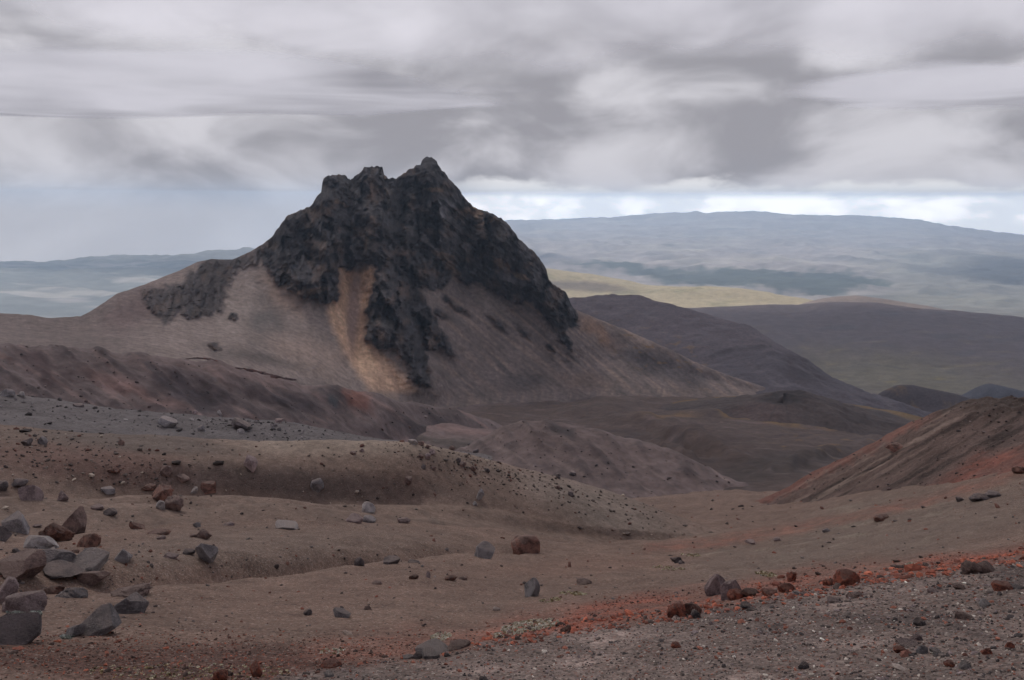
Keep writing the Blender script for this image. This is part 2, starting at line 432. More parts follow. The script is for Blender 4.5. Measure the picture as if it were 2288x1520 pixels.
C *= (1 + .3 * fbm(x / 14, y / 14, 0, 4, 63) + .3 * fbm(x / 3, y / 3, 0, 4, 64))[..., None]
structure(grid_mesh('grey_ridge', P, C, MT_MID), 'stony grey ridge behind the sandy ridge')

# ------------------------------------------------------------------ 4. red-streaked slope on the right
crestR = [(1560,1150,108),(1640,1128,104),(1700,1117,100),(1760,1088,99),(1800,1064,98),(1850,1040,97),(1900,1016,96),(1950,990,96),(2000,965,95),(2040,945,95),(2060,936,94),(2100,916,94),(2150,900,94),(2200,893,94),(2240,892,94),(2288,897,94),(3200,860,98)]
L4 = [
 [(1560,1185,88),(1700,1165,88),(1900,1150,78),(2100,1118,71),(2288,1078,66),(3200,940,70)],
 [(1560,1165,95),(1700,1140,94),(1800,1118,90),(1900,1095,86),(2000,1062,83),(2100,1025,81),(2288,985,78),(3200,850,85)],
 crestR,
 [(q[0], q[1] + 25, q[2] * 1.12) for q in crestR],
 [(q[0], q[1] + 130, q[2] * 1.7) for q in crestR],
]
S4 = loft(L4, [30, 90, 10, 8], 1560, 3200, 3.5, sm=9)
P = S4.P; x, y, r = P[..., 0], P[..., 1], S4.R
PX, PY = S4.PX, S4.PY
lump = blob(PX, PY, 2230, 905, 120, 30, 0, .6)
P[..., 2] += fbm(x / 7, y / 7, 0, 4, 71) * .45 + fbm(x / 1.6, y / 1.6, 0, 3, 72) * .22 + lump * np.abs(fbm(x / 3, y / 3, 0, 4, 73)) * 1.3
st = streaks(PX, PY, -30, 190, 13, 74, 4); st2 = streaks(PX, PY, -28, 150, 9, 75, 4)
C = np.empty(P.shape); C[:] = alb(74, 61, 56)
C = lerp(C, alb(46, 38, 35), sstep(-.05, .30, st))
C = lerp(C, alb(124, 108, 98), sstep(-.05, .35, st2) * blob(PX, PY, 1940, 1030, 280, 42, -27, .7) * .6)
dl = PY - np.interp(PX[0], [q[0] for q in crestR], [q[1] for q in crestR])
C = lerp(C, alb(94, 63, 55), sstep(26, 4, dl + fbm(PX / 20, PY / 20, 0, 3, 76) * 22) * (1 - sstep(2030, 2120, PX)) * .75)
C = lerp(C, alb(98, 62, 53), np.clip(blob(PX, PY, 2180, 1075, 330, 34, -22, .6, .4, 16) * (.5 + .9 * sstep(-.1, .4, streaks(PX, PY, -24, 130, 9, 77))), 0, .9))
C = lerp(C, alb(100, 56, 46), blob(PX, PY, 1830, 1160, 170, 16, -14, .7, .4, 17) * .8)
C = lerp(C, alb(58, 50, 46), lump * .8)
C *= (1 + .3 * fbm(x / 2.5, y / 2.5, 0, 4, 78))[..., None]
structure(grid_mesh('red_slope', P, C, MT_MID), 'slope streaked with red and dark cinders on the right')

# ------------------------------------------------------------------ 5. purple hill on the left
crestP = [(-900,760,405),(0,770,400),(150,780,400),(300,796,400),(420,803,400),(500,815,402),(600,838,415),(660,852,425),(750,866,440),(830,881,462),(900,895,495),(960,906,530),(1040,921,575),(1100,938,600),(1160,975,620),(1220,1030,630)]
L5 = [
 [(-900,980,320),(0,975,320),(500,1005,325),(800,1010,390),(1020,1040,470),(1220,1080,500)],
 [(-900,865,350),(0,865,350),(500,903,362),(700,928,395),(850,932,435),(1020,965,520),(1220,1050,560)],
 crestP,
 [(q[0], q[1] + 6, q[2] * 1.15) for q in crestP],
 [(q[0], q[1] + 90, q[2] * 1.7) for q in crestP],
]
S5 = loft(L5, [30, 90, 12, 8], -900, 1220, 4.0, sm=12)
P = S5.P; x, y, r = P[..., 0], P[..., 1], S5.R
PX, PY = S5.PX, S5.PY
gul = streaks(PX, PY, 38, 160, 42, 81, 4)
P[..., 2] += fbm(x / 40, y / 40, 0, 4, 82) * 2.4 + gul * 4.5 + fbm(x / 9, y / 9, 0, 4, 83) * 1.1
C = np.empty(P.shape); C[:] = alb(82, 71, 69)
C = lerp(C, alb(54, 47, 47), sstep(-.05, .35, gul) * .8)
C = lerp(C, alb(106, 88, 83), sstep(.05, .4, streaks(PX, PY, 36, 130, 16, 84)) * .7)
C = lerp(C, alb(50, 44, 46), blob(PX, PY, 430, 870, 95, 38, 25, .6, .7, 18) * .85)
C = lerp(C, alb(58, 46, 46), blob(PX, PY, 90, 820, 80, 30, 35, .7, .7, 19) * .8)
C = lerp(C, alb(52, 46, 48), blob(PX, PY, 650, 895, 90, 20, 18, .7, .6, 20) * .8)
C = lerp(C, alb(96, 66, 58), blob(PX, PY, 800, 893, 42, 24, 35, .6, .5, 21) * .85)
C = lerp(C, alb(90, 68, 63), blob(PX, PY, 300, 870, 130, 18, 22, .7, .6, 22) * .6)
C = lerp(C, alb(100, 84, 80), blob(PX, PY, 520, 830, 260, 14, 8, .7, .5, 23) * .6)
C = lerp(C, alb(58, 60, 62), blob(PX, PY, 745, 898, 18, 10, 45, .6, .5, 24) * .8)
C *= (1 + .32 * fbm(x / 9, y / 9, 0, 4, 85))[..., None]
structure(grid_mesh('purple_hill', P, C, MT_HILL), 'purple brown cinder hill below the rocky mountain on the left')

# ------------------------------------------------------------------ 6. pinkish hummocks in the centre
crestQ = [(540,975,470),(620,938,480),(660,926,490),(700,920,500),(760,918,510),(800,921,515),(840,928,518),(880,926,520),(950,940,520),(1040,952,510),(1100,962,500),(1250,985,480),(1350,1020,470)]
L6 = [
 [(540,1110,390),(800,1110,400),(1100,1120,400),(1350,1140,400)],
 [(540,1000,440),(800,985,455),(950,985,455),(1100,1000,450),(1350,1045,440)],
 crestQ,
 [(q[0], q[1] + 12, q[2] * 1.12) for q in crestQ],
 [(q[0], q[1] + 70, q[2] * 1.4) for q in crestQ],
]
S6 = loft(L6, [20, 50, 10, 8], 540, 1350, 4.0, sm=8)
P = S6.P; x, y, r = P[..., 0], P[..., 1], S6.R; PX, PY = S6.PX, S6.PY
P[..., 2] += fbm(x / 35, y / 35, 0, 4, 91) * 3.2 + streaks(PX, PY, 20, 120, 26, 92) * 1.8
C = np.empty(P.shape); C[:] = alb(90, 77, 74)
C = lerp(C, alb(68, 59, 57), sstep(0, .4, streaks(PX, PY, 14, 130, 15, 93)) * .7)
C = lerp(C, alb(98, 80, 76), blob(PX, PY, 1030, 960, 130, 10, 7, .7, .5, 25) * .8)
C = lerp(C, alb(60, 54, 50), blob(PX, PY, 1010, 990, 110, 16, 4, .7, .6, 26) * .8)
C *= (1 + .3 * fbm(x / 10, y / 10, 0, 4, 94))[..., None]
structure(grid_mesh('pink_hummock', P, C, MT_HILL), 'pinkish eroded hummocks in front of the mountain foot')

crestS = [(880,1060,350),(1000,1015,345),(1060,985,340),(1100,962,338),(1150,947,335),(1190,939,332),(1215,937,330),(1260,945,330),(1300,953,330),(1350,966,330),(1450,991,328),(1500,1008,326),(1550,1031,324),(1620,1062,322),(1690,1096,320),(1760,1140,320)]
L7 = [
 [(880,1200,240),(1000,1180,240),(1300,1190,235),(1500,1190,235),(1760,1190,250)],
 [(880,1110,300),(1000,1070,300),(1150,1030,300),(1300,1050,292),(1400,1080,286),(1500,1105,282),(1620,1120,285),(1690,1128,290),(1760,1160,300)],
 crestS,
 [(q[0], q[1] + 14, q[2] * 1.1) for q in crestS],
 [(q[0], q[1] + 110, q[2] * 1.5) for q in crestS],
]
S7 = loft(L7, [20, 60, 10, 8], 880, 1760, 4.0, sm=8)
P = S7.P; x, y, r = P[..., 0], P[..., 1], S7.R; PX, PY = S7.PX, S7.PY
gs = streaks(PX, PY, 42, 90, 30, 101, 3)
P[..., 2] += fbm(x / 26, y / 26, 0, 4, 102) * 1.8 + gs * 2.2 + fbm(x / 5, y / 5, 0, 3, 103) * .4
C = np.empty(P.shape); C[:] = alb(86, 74, 71)
C = lerp(C, alb(62, 54, 53), sstep(0, .4, gs) * .7)
C = lerp(C, alb(54, 50, 50), blob(PX, PY, 1250, 960, 45, 14, 25, .6, .5, 27) * .8)
C = lerp(C, alb(106, 92, 86), sstep(.1, .4, streaks(PX, PY, 35, 120, 12, 104)) * .5)
C *= (1 + .28 * fbm(x / 7, y / 7, 0, 4, 105))[..., None]
structure(grid_mesh('mauve_ridge', P, C, MT_HILL), 'mauve grey ridge descending to the right beyond the sandy ridge')

# ------------------------------------------------------------------ 7. valley floor
L8 = [
 [(400,1140,230),(3200,1150,230)],
 [(400,1050,430),(1700,1055,420),(3200,1080,430)],
 [(400,1010,580),(1700,1012,580),(2000,1040,580),(3200,1060,580)],
 [(400,955,800),(1600,957,800),(1800,970,800),(2000,1005,800),(3200,1030,800)],
 [(400,900,1050),(1600,906,1050),(1800,940,1050),(2000,985,1050),(3200,1010,1050)],
 [(400,872,1300),(1550,885,1300),(1800,945,1300),(2000,990,1300),(3200,1010,1300)],
 [(400,890,1900),(1550,905,1900),(1800,960,1900),(2000,1010,1900),(3200,1020,1900)],
]
S8 = loft(L8, [16, 26, 30, 36, 30, 10], 400, 3200, 5.0, sm=8)
P = S8.P; x, y, r = P[..., 0], P[..., 1], S8.R; PX, PY = S8.PX, S8.PY
P[..., 2] += fbm(x / 130, y / 130, 0, 3, 111) * 9 + fbm(x / 30, y / 30, 0, 4, 112) * 3.2
for hx_, hy_, hrx, hry, ha, hh in ((1340,912,90,16,-4,9),(1440,945,80,14,6,8),(1560,990,90,16,18,12),(1500,1010,60,12,20,8),(1250,925,60,10,-5,6),(1900,1000,120,16,-12,4),(1600,905,60,9,5,7),(1380,885,70,8,-3,6),(1780,1035,90,14,-20,4)):
    P[..., 2] += blob(PX, PY, hx_, hy_, hrx, hry, ha, .9, .5, int(hx_)) * hh
# shallow lava lobe with a pale eroded edge
lob = sstep(-16, 16, poly_sd(PX, PY + fbm(PX / 60, PY / 30, 0, 3, 113) * 8, [(1000,915),(1040,905),(1180,893),(1300,885),(1400,880),(1480,882),(1480,840),(900,840),(940,915)]))
P[..., 2] += lob * 3.0
C = np.empty(P.shape); C[:] = alb(66, 55, 51)
C = lerp(C, alb(56, 45, 41), blob(PX, PY, 1550, 1010, 330, 60, 8, .7, .4, 28) * .8)
C = lerp(C, alb(50, 43, 40), blob(PX, PY, 1720, 1060, 240, 50, -10, .7, .5, 29) * .8)
C = lerp(C, alb(90, 70, 48), blob(PX, PY, 1490, 938, 70, 10, -6, .7, .6, 30) * .7)
C = lerp(C, alb(98, 76, 48), blob(PX, PY, 1900, 952, 75, 10, -3, .7, .5, 31) * .9)
C = lerp(C, alb(92, 72, 46), blob(PX, PY, 1690, 935, 110, 6, 12, .7, .5, 32) * .8)
C = lerp(C, alb(104, 92, 92), np.clip(1 - np.abs(lob - .5) * 2, 0, 1) * .8)
C = lerp(C, alb(96, 82, 80), sstep(.12, .4, streaks(PX, PY, 6, 110, 7, 114)) * .35)
C = lerp(C, alb(50, 42, 42), sstep(.12, .4, streaks(PX, PY, -6, 90, 9, 115)) * .55)
C = lerp(C, alb(100, 78, 52), sstep(.2, .38, fbm(x / 16, y / 30, 0, 4, 116)) * blob(PX, PY, 1830, 1000, 180, 40, 0, .7) * .7)
C *= (1 + .28 * fbm(x / 18, y / 18, 0, 4, 117))[..., None]
structure(grid_mesh('valley_floor', P, C, MT_HILL), 'dark brown cinder valley floor beyond the near ridges')

# ------------------------------------------------------------------ 8. cinder cone
cc = at(1748, 930, 985); nu, nv = 90, 200
th = np.linspace(0, 2 * math.pi, nv); rad = np.linspace(0, 1, nu)
T_, U_ = np.meshgrid(th, rad)
RAD = 150.0
xr = U_ * RAD * (1 + .10 * np.cos(T_ - .2) + .05 * np.cos(3 * T_ + 1)) ; cxw = xr * np.cos(T_) * 1.15; cyw = xr * np.sin(T_)
d = xr / RAD
prof = 36 * np.clip(1 - (d - .16) / .88, 0, 1) ** 1.3
crater = 2 * sstep(.20, .08, d)
rim = 1 + .16 * np.cos(T_ - .1) - .10 * np.exp(-((np.angle(np.exp(1j * (T_ + 1.7)))) / .5) ** 2)
hz = np.minimum(prof, 36) * (1 + (rim - 1) * np.exp(-(d / .35) ** 2)) - crater
hz += fbm(np.cos(T_) * 7, np.sin(T_) * 7, d * 1.2, 4, 121) * 2.0 * sstep(.12, .4, d) + fbm(cxw / 34, cyw / 34, 0, 4, 122) * 6.5 * sstep(1.0, .7, d)
Pc = np.stack([cc[0] + cxw, cc[1] + cyw, cc[2] - 14 + hz], -1)
C = np.empty(Pc.shape); C[:] = alb(60, 52, 50)
C = lerp(C, alb(68, 56, 54), blob(cxw, cyw, -32, -40, 34, 50, 0, .7, .4, 33) * .8)
C = lerp(C, alb(46, 42, 42), sstep(.0, .35, fbm(np.cos(T_) * 9, np.sin(T_) * 9, d, 3, 123)) * .6)
C = lerp(C, alb(38, 34, 34), sstep(.2, .12, d) * .6)
C = lerp(C, alb(94, 74, 46), sstep(.86, .97, d + .06 * fbm(cxw / 14, cyw / 14, 0, 3, 124)) * .7)
structure(grid_mesh('cinder_cone', Pc, C, MT_HILL), 'low dark cinder cone with a small crater on the valley floor')

# ------------------------------------------------------------------ 9. rocky mountain with scree apron
crest_xy = [(-900,685),(0,700),(60,703),(110,711),(180,707),(215,688),(262,656),(320,637),(400,605),(440,586),(470,579),(520,580),(560,562),(590,543),(612,526),(622,508),(640,485),(665,472),(697,460),(708,437),(717,429),(721,402),(730,394),(752,390),(770,391),(783,402),(800,390),(812,376),(822,373),(838,374),(845,371),(855,375),(858,392),(868,398),(885,398),(905,385),(920,375),(932,368),(939,371),(943,358),(952,351),(962,350),(973,358),(985,378),(1000,395),(1020,415),(1035,440),(1050,455),(1070,468),(1095,475),(1120,488),(1137,503),(1150,520),(1160,535),(1185,555),(1205,575),(1215,593),(1222,605),(1226,626),(1245,640),(1266,653),(1272,672),(1282,690),(1300,698),(1340,714),(1400,738),(1450,760),(1500,782),(1560,812),(1620,836),(1700,862),(1800,900)]
crest_r = [(-900,900),(0,900),(180,925),(470,1090),(620,1180),(740,1250),(860,1290),(960,1310),(1050,1310),(1150,1300),(1220,1290),(1290,1280),(1400,1280),(1550,1280),(1800,1290)]
crest9 = [(a, b, float(np.interp(a, [q[0] for q in crest_r], [q[1] for q in crest_r]))) for a, b in crest_xy]
foot = [(-900,765,700),(0,765,700),(300,795,700),(530,825,740),(650,853,800),(830,880,900),(960,888,1000),(1100,882,1060),(1250,872,1110),(1400,866,1160),(1550,866,1220),(1800,905,1250)]
px9 = sorted(set([q[0] for q in crest9] + [q[0] for q in foot]))
def fi(L, a, k): return float(np.interp(a, [q[0] for q in L], [q[k] for q in L]))
mid = [(a, fi(foot, a, 1) + .47 * (fi(crest9, a, 1) - fi(foot, a, 1)), fi(foot, a, 2) + .57 * (fi(crest9, a, 2) - fi(foot, a, 2))) for a in px9]
# the foot of the face is smooth, so smooth the mid line
ax_ = np.arange(-900, 1801, 10.0)
mp = smooth1(np.interp(ax_, px9, [q[1] for q in mid]), 5); mr = smooth1(np.interp(ax_, px9, [q[2] for q in mid]), 5)
mid = list(zip(ax_, mp, mr))
L9 = [
 [(-900,930,540),(0,930,540),(500,970,600),(800,1030,740),(960,1030,830),(1250,1010,930),(1500,990,1050),(1800,1010,1100)],
 foot, mid, crest9,
 [(a, b + 60, c * 1.05) for a, b, c in crest9],
 [(a, b + 260, c * 1.30) for a, b, c in crest9],
]
jag = lambda px: (fbm(px / 9.0, 0 * px, 0, 3, 131) * 7 + fbm(px / 30.0, 0 * px, 3.0, 3, 132) * 5) * sstep(560, 620, px) * (1 - sstep(1275, 1290, px)) + fbm(px / 30.0, 0 * px, 7.0, 3, 133) * 2.5
S9 = loft(L9, [10, 130, 215, 14, 8], -900, 1800, 3.0, sm=0.0, crest_noise=(3, jag))
PX, PY, R9 = S9.PX, S9.PY, S9.R
ROCK = [(584,549),(578,575),(590,590),(605,612),(614,633),(639,637),(653,652),(674,665),(698,669),(714,680),(737,677),(759,665),(756,625),(754,600),(775,606),(790,602),(805,585),(828,591),(838,598),(836,625),(824,663),(819,694),(817,732),(819,759),(836,774),(859,785),(881,778),(901,801),(914,827),(916,846),(935,858),(956,869),(967,858),(958,816),(950,785),(965,778),(992,783),(1015,797),(1004,759),(985,732),(958,686),(946,656),(935,640),(960,640),(985,652),(998,640),(1004,618),(1030,622),(1048,636),(1072,634),(1090,646),(1126,663),(1156,679),(1187,675),(1206,698),(1225,724),(1244,751),(1263,778),(1278,787),(1282,770),(1263,740),(1297,732),(1285,700),(1275,640),(1230,560),(1100,400),(960,300),(700,340),(600,480)]
ROCK2 = [(320,646),(322,675),(341,703),(357,722),(368,728),(379,722),(391,697),(410,690),(417,713),(467,709),(496,687),(508,659),(496,643),(511,637),(527,608),(545,596),(566,590),(588,578),(600,560),(592,536),(560,554),(520,570),(464,570),(442,599),(414,612),(410,630),(372,634),(363,652),(344,646)]
wpx = fbm(PX / 22, PY / 22, 0, 4, 141) * 16; wpy = fbm(PX / 22, PY / 22, 5.0, 4, 142) * 18
sdA = poly_sd(PX + wpx, PY + wpy, ROCK)
sdB = poly_sd(PX + wpx * 1.2, PY + wpy, ROCK2)
sd = np.maximum(sdA, sdB)
for bx, by, brx, bry, ba in ((521,708,10,9,0),(478,772,17,6,20),(985,703,20,9,40),(1026,690,20,6,35),(1045,700,10,5,35),(1110,720,26,5,40),(1170,745,22,5,42),(1230,775,14,5,45),(1000,668,14,7,30)):
    a = math.radians(ba); u = (PX - bx + wpx * .6) * math.cos(a) + (PY - by + wpy * .6) * math.sin(a); v = -(PX - bx + wpx * .6) * math.sin(a) + (PY - by + wpy * .6) * math.cos(a)
    sd = np.maximum(sd, (1 - np.sqrt((u / brx) ** 2 + (v / bry) ** 2)) * bry)
rock = np.maximum(sstep(-3, 4, np.where(sdB > sdA, -99, sd)), sstep(-9, 9, sdB + 7 * fbm(PX / 9, PY / 9, 3.0, 3, 143)) * .85)
rock = np.maximum(rock, sstep(-3, 4, np.where(sd > np.maximum(sdA, sdB), sd, -99)))
rockbig = sstep(-4, 30, sdA)
front = sstep(0, 1, (np.interp(PX[0], [q[0] for q in crest9], [q[1] for q in crest9]) * 0 + 1))
dr = np.zeros_like(R9)
def spine(pts, amt, w):
    global dr
    dr = dr - amt * np.exp(-(line_d(PX + wpx * .8, PY + wpy * .8, pts) / w) ** 2)
spine([(838,480),(850,560),(868,650),(885,740),(945,855)], 48, 46)
spine([(650,510),(668,600),(690,650)], 26, 46)
spine([(740,430),(735,520),(730,640)], 22, 34)
spine([(905,520),(935,600),(965,690),(1005,780)], 24, 26)
spine([(960,380),(985,470),(1010,560)], 20, 30)
spine([(1100,500),(1190,600),(1250,700),(1275,770)], 34, 44)
spine([(1085,560),(1130,640),(1160,670)], 16, 24)
spine([(800,600),(792,700),(800,800)], -16, 26)
spine([(905,430),(890,480)], -18, 20)
spine([(1050,500),(1060,580),(1040,640)], -16, 26)
spine([(430,620),(400,690)], 10, 34)
rn = fbm(PX / 26, PY / 70, 0, 5, 151, ridged=True); rn2 = fbm(PX / 11 + PY / 40, PY / 26, 2.0, 4, 152, ridged=True)
rn3 = fbm(PX / 6, PY / 8, 4.0, 4, 153); rn4 = fbm(PX / 60 - PY / 80, PY / 90, 6.0, 3, 154, ridged=True)
def facets(x, y, seed):
    """angular blocks: every cell is a tilted plane"""
    g = np.random.default_rng(seed); T = g.random((64, 64, 5))
    xi, yi = np.floor(x).astype(int), np.floor(y).astype(int)
    best = np.full(x.shape, 9e9); val = np.zeros(x.shape)
    for i in (-1, 0, 1):
        for j in (-1, 0, 1):
            t = T[(xi + i) & 63, (yi + j) & 63]
            ux, uy = x - (xi + i + t[..., 0]), y - (yi + j + t[..., 1])
            d2 = ux * ux + uy * uy
            v = (t[..., 2] - .5) * 2.4 * ux + (t[..., 3] - .5) * 1.6 * uy + (t[..., 4] - .5) * .9
            val = np.where(d2 < best, v, val); best = np.minimum(best, d2)
    return val
fw = fbm(PX / 30, PY / 30, 1.0, 3, 149) * .5
fc1 = facets(PX / 34 + fw, PY / 66 + fw, 1491); fc2 = facets(PX / 12 + fw * 2, PY / 36 + fw, 1492)
dr = dr - rock * (6 + 11 * rn + 2 * rn2 + .8 * rn3 + 17 * rn4 * rockbig + 23 * fc1 * rockbig + 4 * fc2)
# ledges across the face
dr = dr - rock * 4 * np.sin((PY + .35 * PX) / 9.0 + 5 * fbm(PX / 50, PY / 50, 0, 3, 155)) * .5
talus = 1 - rock
diag = sstep(880, 1050, PX)
ts = streaks(PX, PY, 75, 120, 14, 156) * (1 - diag) + streaks(PX, PY, 40, 130, 10, 157) * diag
dr = dr - talus * (ts * 1.3 + fbm(PX / 60, PY / 60, 0, 4, 158) * 7)
dr *= sstep(np.interp(PX[0], [q[0] for q in foot], [q[1] for q in foot]) + 40, np.interp(PX[0], [q[0] for q in foot], [q[1] for q in foot]) - 30, PY)
# small true overhang relief in the silhouettes
jx = rock * fbm(PX / 7, PY / 7, 9.0, 3, 159) * 3.0
P = at(PX + jx, PY, R9 + dr)
C = np.empty(P.shape); C[:] = alb(106, 94, 88)
C = lerp(C, alb(88, 77, 73), (1 - sstep(200, 420, PX)) * .7)
C = lerp(C, alb(86, 70, 68), blob(PX, PY, 300, 690, 80, 40, -30, .7, .5, 41) * .6)
C = lerp(C, alb(122, 110, 102), blob(PX, PY, 520, 670, 90, 80, 60, .8, .5, 42) * .55)
C = lerp(C, alb(124, 104, 92), blob(PX, PY, 640, 660, 70, 30, 40, .7, .5, 43) * .7)
C = lerp(C, alb(72, 68, 66), blob(PX, PY, 590, 730, 45, 60, 0, .8, .5, 44) * .75)
C = lerp(C, alb(118, 101, 91), blob(PX, PY, 680, 790, 120, 40, 20, .8, .5, 45) * .6)
C = lerp(C, alb(74, 66, 62), blob(PX, PY, 560, 800, 140, 16, 12, .8, .5, 46) * .7)
CH = [(754,596),(790,604),(842,594),(836,640),(820,700),(818,760),(845,785),(880,815),(915,850),(930,875),(880,880),(830,875),(800,840),(775,800),(745,740),(732,700),(740,670),(758,655)]
ch = sstep(-10, 12, poly_sd(PX + wpx * .4, PY + wpy * .4, CH))
cst = streaks(PX, PY, 80, 110, 7, 161)
chc = lerp(np.broadcast_to(alb(154, 124, 102), P.shape), alb(172, 142, 117), sstep(0, .4, cst))
chc = chc + (alb(118, 100, 96) - chc) * (blob(PX, PY, 790, 690, 16, 110, 4, .7) * .7)[..., None]
C = C + (chc - C) * (ch * (1 - .25 * sstep(760, 860, PY)))[..., None]
# right scree
C = lerp(C, alb(90, 79, 75), diag * .8)
C = lerp(C, alb(118, 101, 90), sstep(-.05, .35, streaks(PX, PY, 40, 150, 9, 162)) * diag * .6)
C = lerp(C, alb(62, 56, 54), sstep(.05, .4, streaks(PX, PY, 40, 120, 12, 163)) * diag * .6)
C = lerp(C, alb(112, 100, 94), blob(PX, PY, 1090, 670, 70, 18, 38, .7, .5, 47) * .6)
C = lerp(C, alb(106, 82, 66), blob(PX, PY, 1340, 745, 60, 22, 40, .7, .5, 48) * .7)
C = lerp(C, alb(66, 60, 60), blob(PX, PY, 1480, 820, 130, 26, 20, .7, .6, 49) * .75)
C = lerp(C, alb(100, 78, 52), sstep(.18, .36, fbm(PX / 26 - PY / 30, PY / 12, 1.0, 4, 164)) * blob(PX, PY, 1470, 800, 150, 40, 25, .8) * .8)
C = lerp(C, alb(66, 60, 58), blob(PX, PY, 1180, 850, 60, 22, -5, .7, .5, 50) * .7)
C = lerp(C, alb(96, 80, 70), blob(PX, PY, 1300, 850, 90, 20, 8, .7, .5, 51) * .5)
C *= (1 + talus * (.16 * ts + .22 * fbm(PX / 5 + PY / 14 * (diag - .3), PY / 9, 1.0, 4, 170)))[..., None]
RK = np.empty(P.shape); RK[:] = alb(51, 47, 47)
RK = lerp(RK, alb(76, 73, 76), sstep(.14, .5, fbm(PX / 9, PY / 34, 0, 4, 165)) * .6)
RK = lerp(RK, alb(36, 34, 35), sstep(.05, .4, fbm(PX / 14, PY / 40, 3.0, 4, 166)) * .6)
RK = lerp(RK, alb(74, 60, 52), sstep(.0, .35, fbm(PX / 45, PY / 45, 5.0, 4, 167)) * .7)
for bx, by, brx, bry, ba, k in ((1062,474,20,14,20,.9),(1085,495,30,5,-20,.7),(1163,618,18,7,25,.95),(968,424,22,5,5,.7),(765,455,18,4,28,.6),(905,380,14,6,-35,.6),(1120,590,26,9,35,.55),(720,560,8,30,10,.4),(818,545,5,16,0,.5),(990,575,36,9,30,.45),(1010,600,30,8,50,.5),(700,650,46,7,-8,.45),(860,395,5,12,0,.5)):
    RK = lerp(RK, alb(114, 92, 74), blob(PX, PY, bx, by, brx, bry, ba, .6, .8, int(bx)) * k * .75)
RK = lerp(RK, alb(92, 88, 90), blob(PX, PY, 985, 465, 30, 22, 0, .6, .9, 61) * .6)
RK = lerp(RK, alb(26, 24, 26), blob(PX, PY, 972, 466, 9, 14, 0, .5, .7, 62) * .8)
RK = lerp(RK, alb(84, 80, 84), sstep(.2, .45, fbm(PX / 7, PY / 30, 8.0, 4, 168)) * blob(PX, PY, 1000, 560, 130, 90, 0, .7) * .5)
RK *= (1 + .35 * fbm(PX / 4.5, PY / 12, 2.0, 3, 169) + .35 * fc2 + .2 * fc1)[..., None]
C = C + (RK - C) * rock[..., None]
mtn = structure(grid_mesh('rocky_mountain', P, C, MT_MTN), 'dark jagged rock peak with brown scree slopes and a tan chute')

# ------------------------------------------------------------------ 10. hills beyond on the right
def hill(name, lines, counts, p0, p1, step, sm, relief, colour, mat, label, seed):
    S = loft(lines, counts, p0, p1, step, sm=sm)
    x, y = S.P[..., 0], S.P[..., 1]
    for lam, amp in relief:
        S.P[..., 2] += fbm(x / lam, y / lam, 0, 4, seed + int(lam)) * amp
    C = colour(S, x, y)
    return structure(grid_mesh(name, S.P, C, mat), label), S

def col_h1(S, x, y):
    PX, PY = S.PX, S.PY
    C = np.empty(S.P.shape); C[:] = alb(68, 61, 64)
    C = lerp(C, alb(56, 52, 56), sstep(770, 800, PY - .0 * PX) * sstep(1560, 1640, PX) * .5)
    C = lerp(C, alb(50, 44, 46), blob(PX, PY, 1790, 830, 60, 26, 30, .6, .6, 71) * .8)
    C = lerp(C, alb(44, 40, 42), sstep(7, 1, np.abs(line_d(PX, PY, [(1590,794),(1640,782),(1720,772)]))) * .6)
    C = lerp(C, alb(76, 70, 72), sstep(.1, .4, streaks(PX, PY, 35, 110, 12, 172)) * .5)
    C = lerp(C, alb(98, 78, 50), sstep(.15, .35, fbm(PX / 30, PY / 9, 0, 4, 173)) * blob(PX, PY, 1450, 790, 180, 60, 20, .7) * .8)
    return C * (1 + .22 * fbm(x / 40, y / 40, 0, 4, 174))[..., None]
c1 = [(1150,680,1800),(1280,668,1800),(1330,661,1800),(1440,662,1790),(1480,676,1770),(1530,690,1750),(1640,718,1680),(1700,745,1620),(1780,790,1550),(1840,833,1480),(1870,850,1440),(1960,882,1380),(2050,915,1330),(2250,950,1350)]
hill('dark_hill', [
 [(1150,920,1200),(1450,905,1190),(1700,930,1150),(1900,985,1100),(2050,1020,1120),(2250,1030,1150)],
 [(1150,850,1350),(1450,862,1290),(1600,866,1280),(1800,900,1230),(1950,950,1180),(2050,985,1190),(2250,1000,1250)],
 [(1150,760,1600),(1400,770,1520),(1600,793,1440),(1720,773,1490),(1800,830,1400),(1900,885,1300),(2000,925,1250),(2250,960,1300)],
 c1, [(a, b + 40, c * 1.1) for a, b, c in c1], [(a, b + 160, c * 1.3) for a, b, c in c1]],
 [10, 50, 60, 10, 6], 1150, 2250, 4, 10, [(110, 9), (45, 6), (15, 2.2)], col_h1, MT_HILL, 'dark ash hill with smooth grey top right of the mountain', 180)

def col_h2(S, x, y):
    C = np.empty(S.P.shape); C[:] = alb(56, 50, 52)
    C = lerp(C, alb(92, 72, 48), sstep(.12, .35, fbm(x / 30, y / 60, 0, 4, 181)) * .5)
    return C * (1 + .25 * fbm(x / 30, y / 30, 0, 4, 182))[..., None]
c2 = [(1860,945,1540),(1940,895,1540),(1975,872,1540),(2005,859,1540),(2045,861,1540),(2130,880,1530),(2180,893,1520),(2288,903,1520),(2800,930,1550)]
hill('small_dark_hill', [[(1860,990,1350),(2800,990,1350)], [(1860,960,1460),(2000,925,1470),(2288,945,1460),(2800,960,1460)], c2, [(a, b + 30, c * 1.08) for a, b, c in c2], [(a, b + 130, c * 1.3) for a, b, c in c2]],
 [10, 30, 8, 6], 1860, 2800, 4, 6, [(50, 3)], col_h2, MT_HILL, 'small dark hill with a rounded top behind the red slope', 190)
c2b = [(2040,920,2400),(2100,900,2400),(2150,882,2400),(2180,866,2400),(2210,856,2400),(2250,864,2400),(2288,875,2400),(2600,890,2400),(2900,910,2400)]
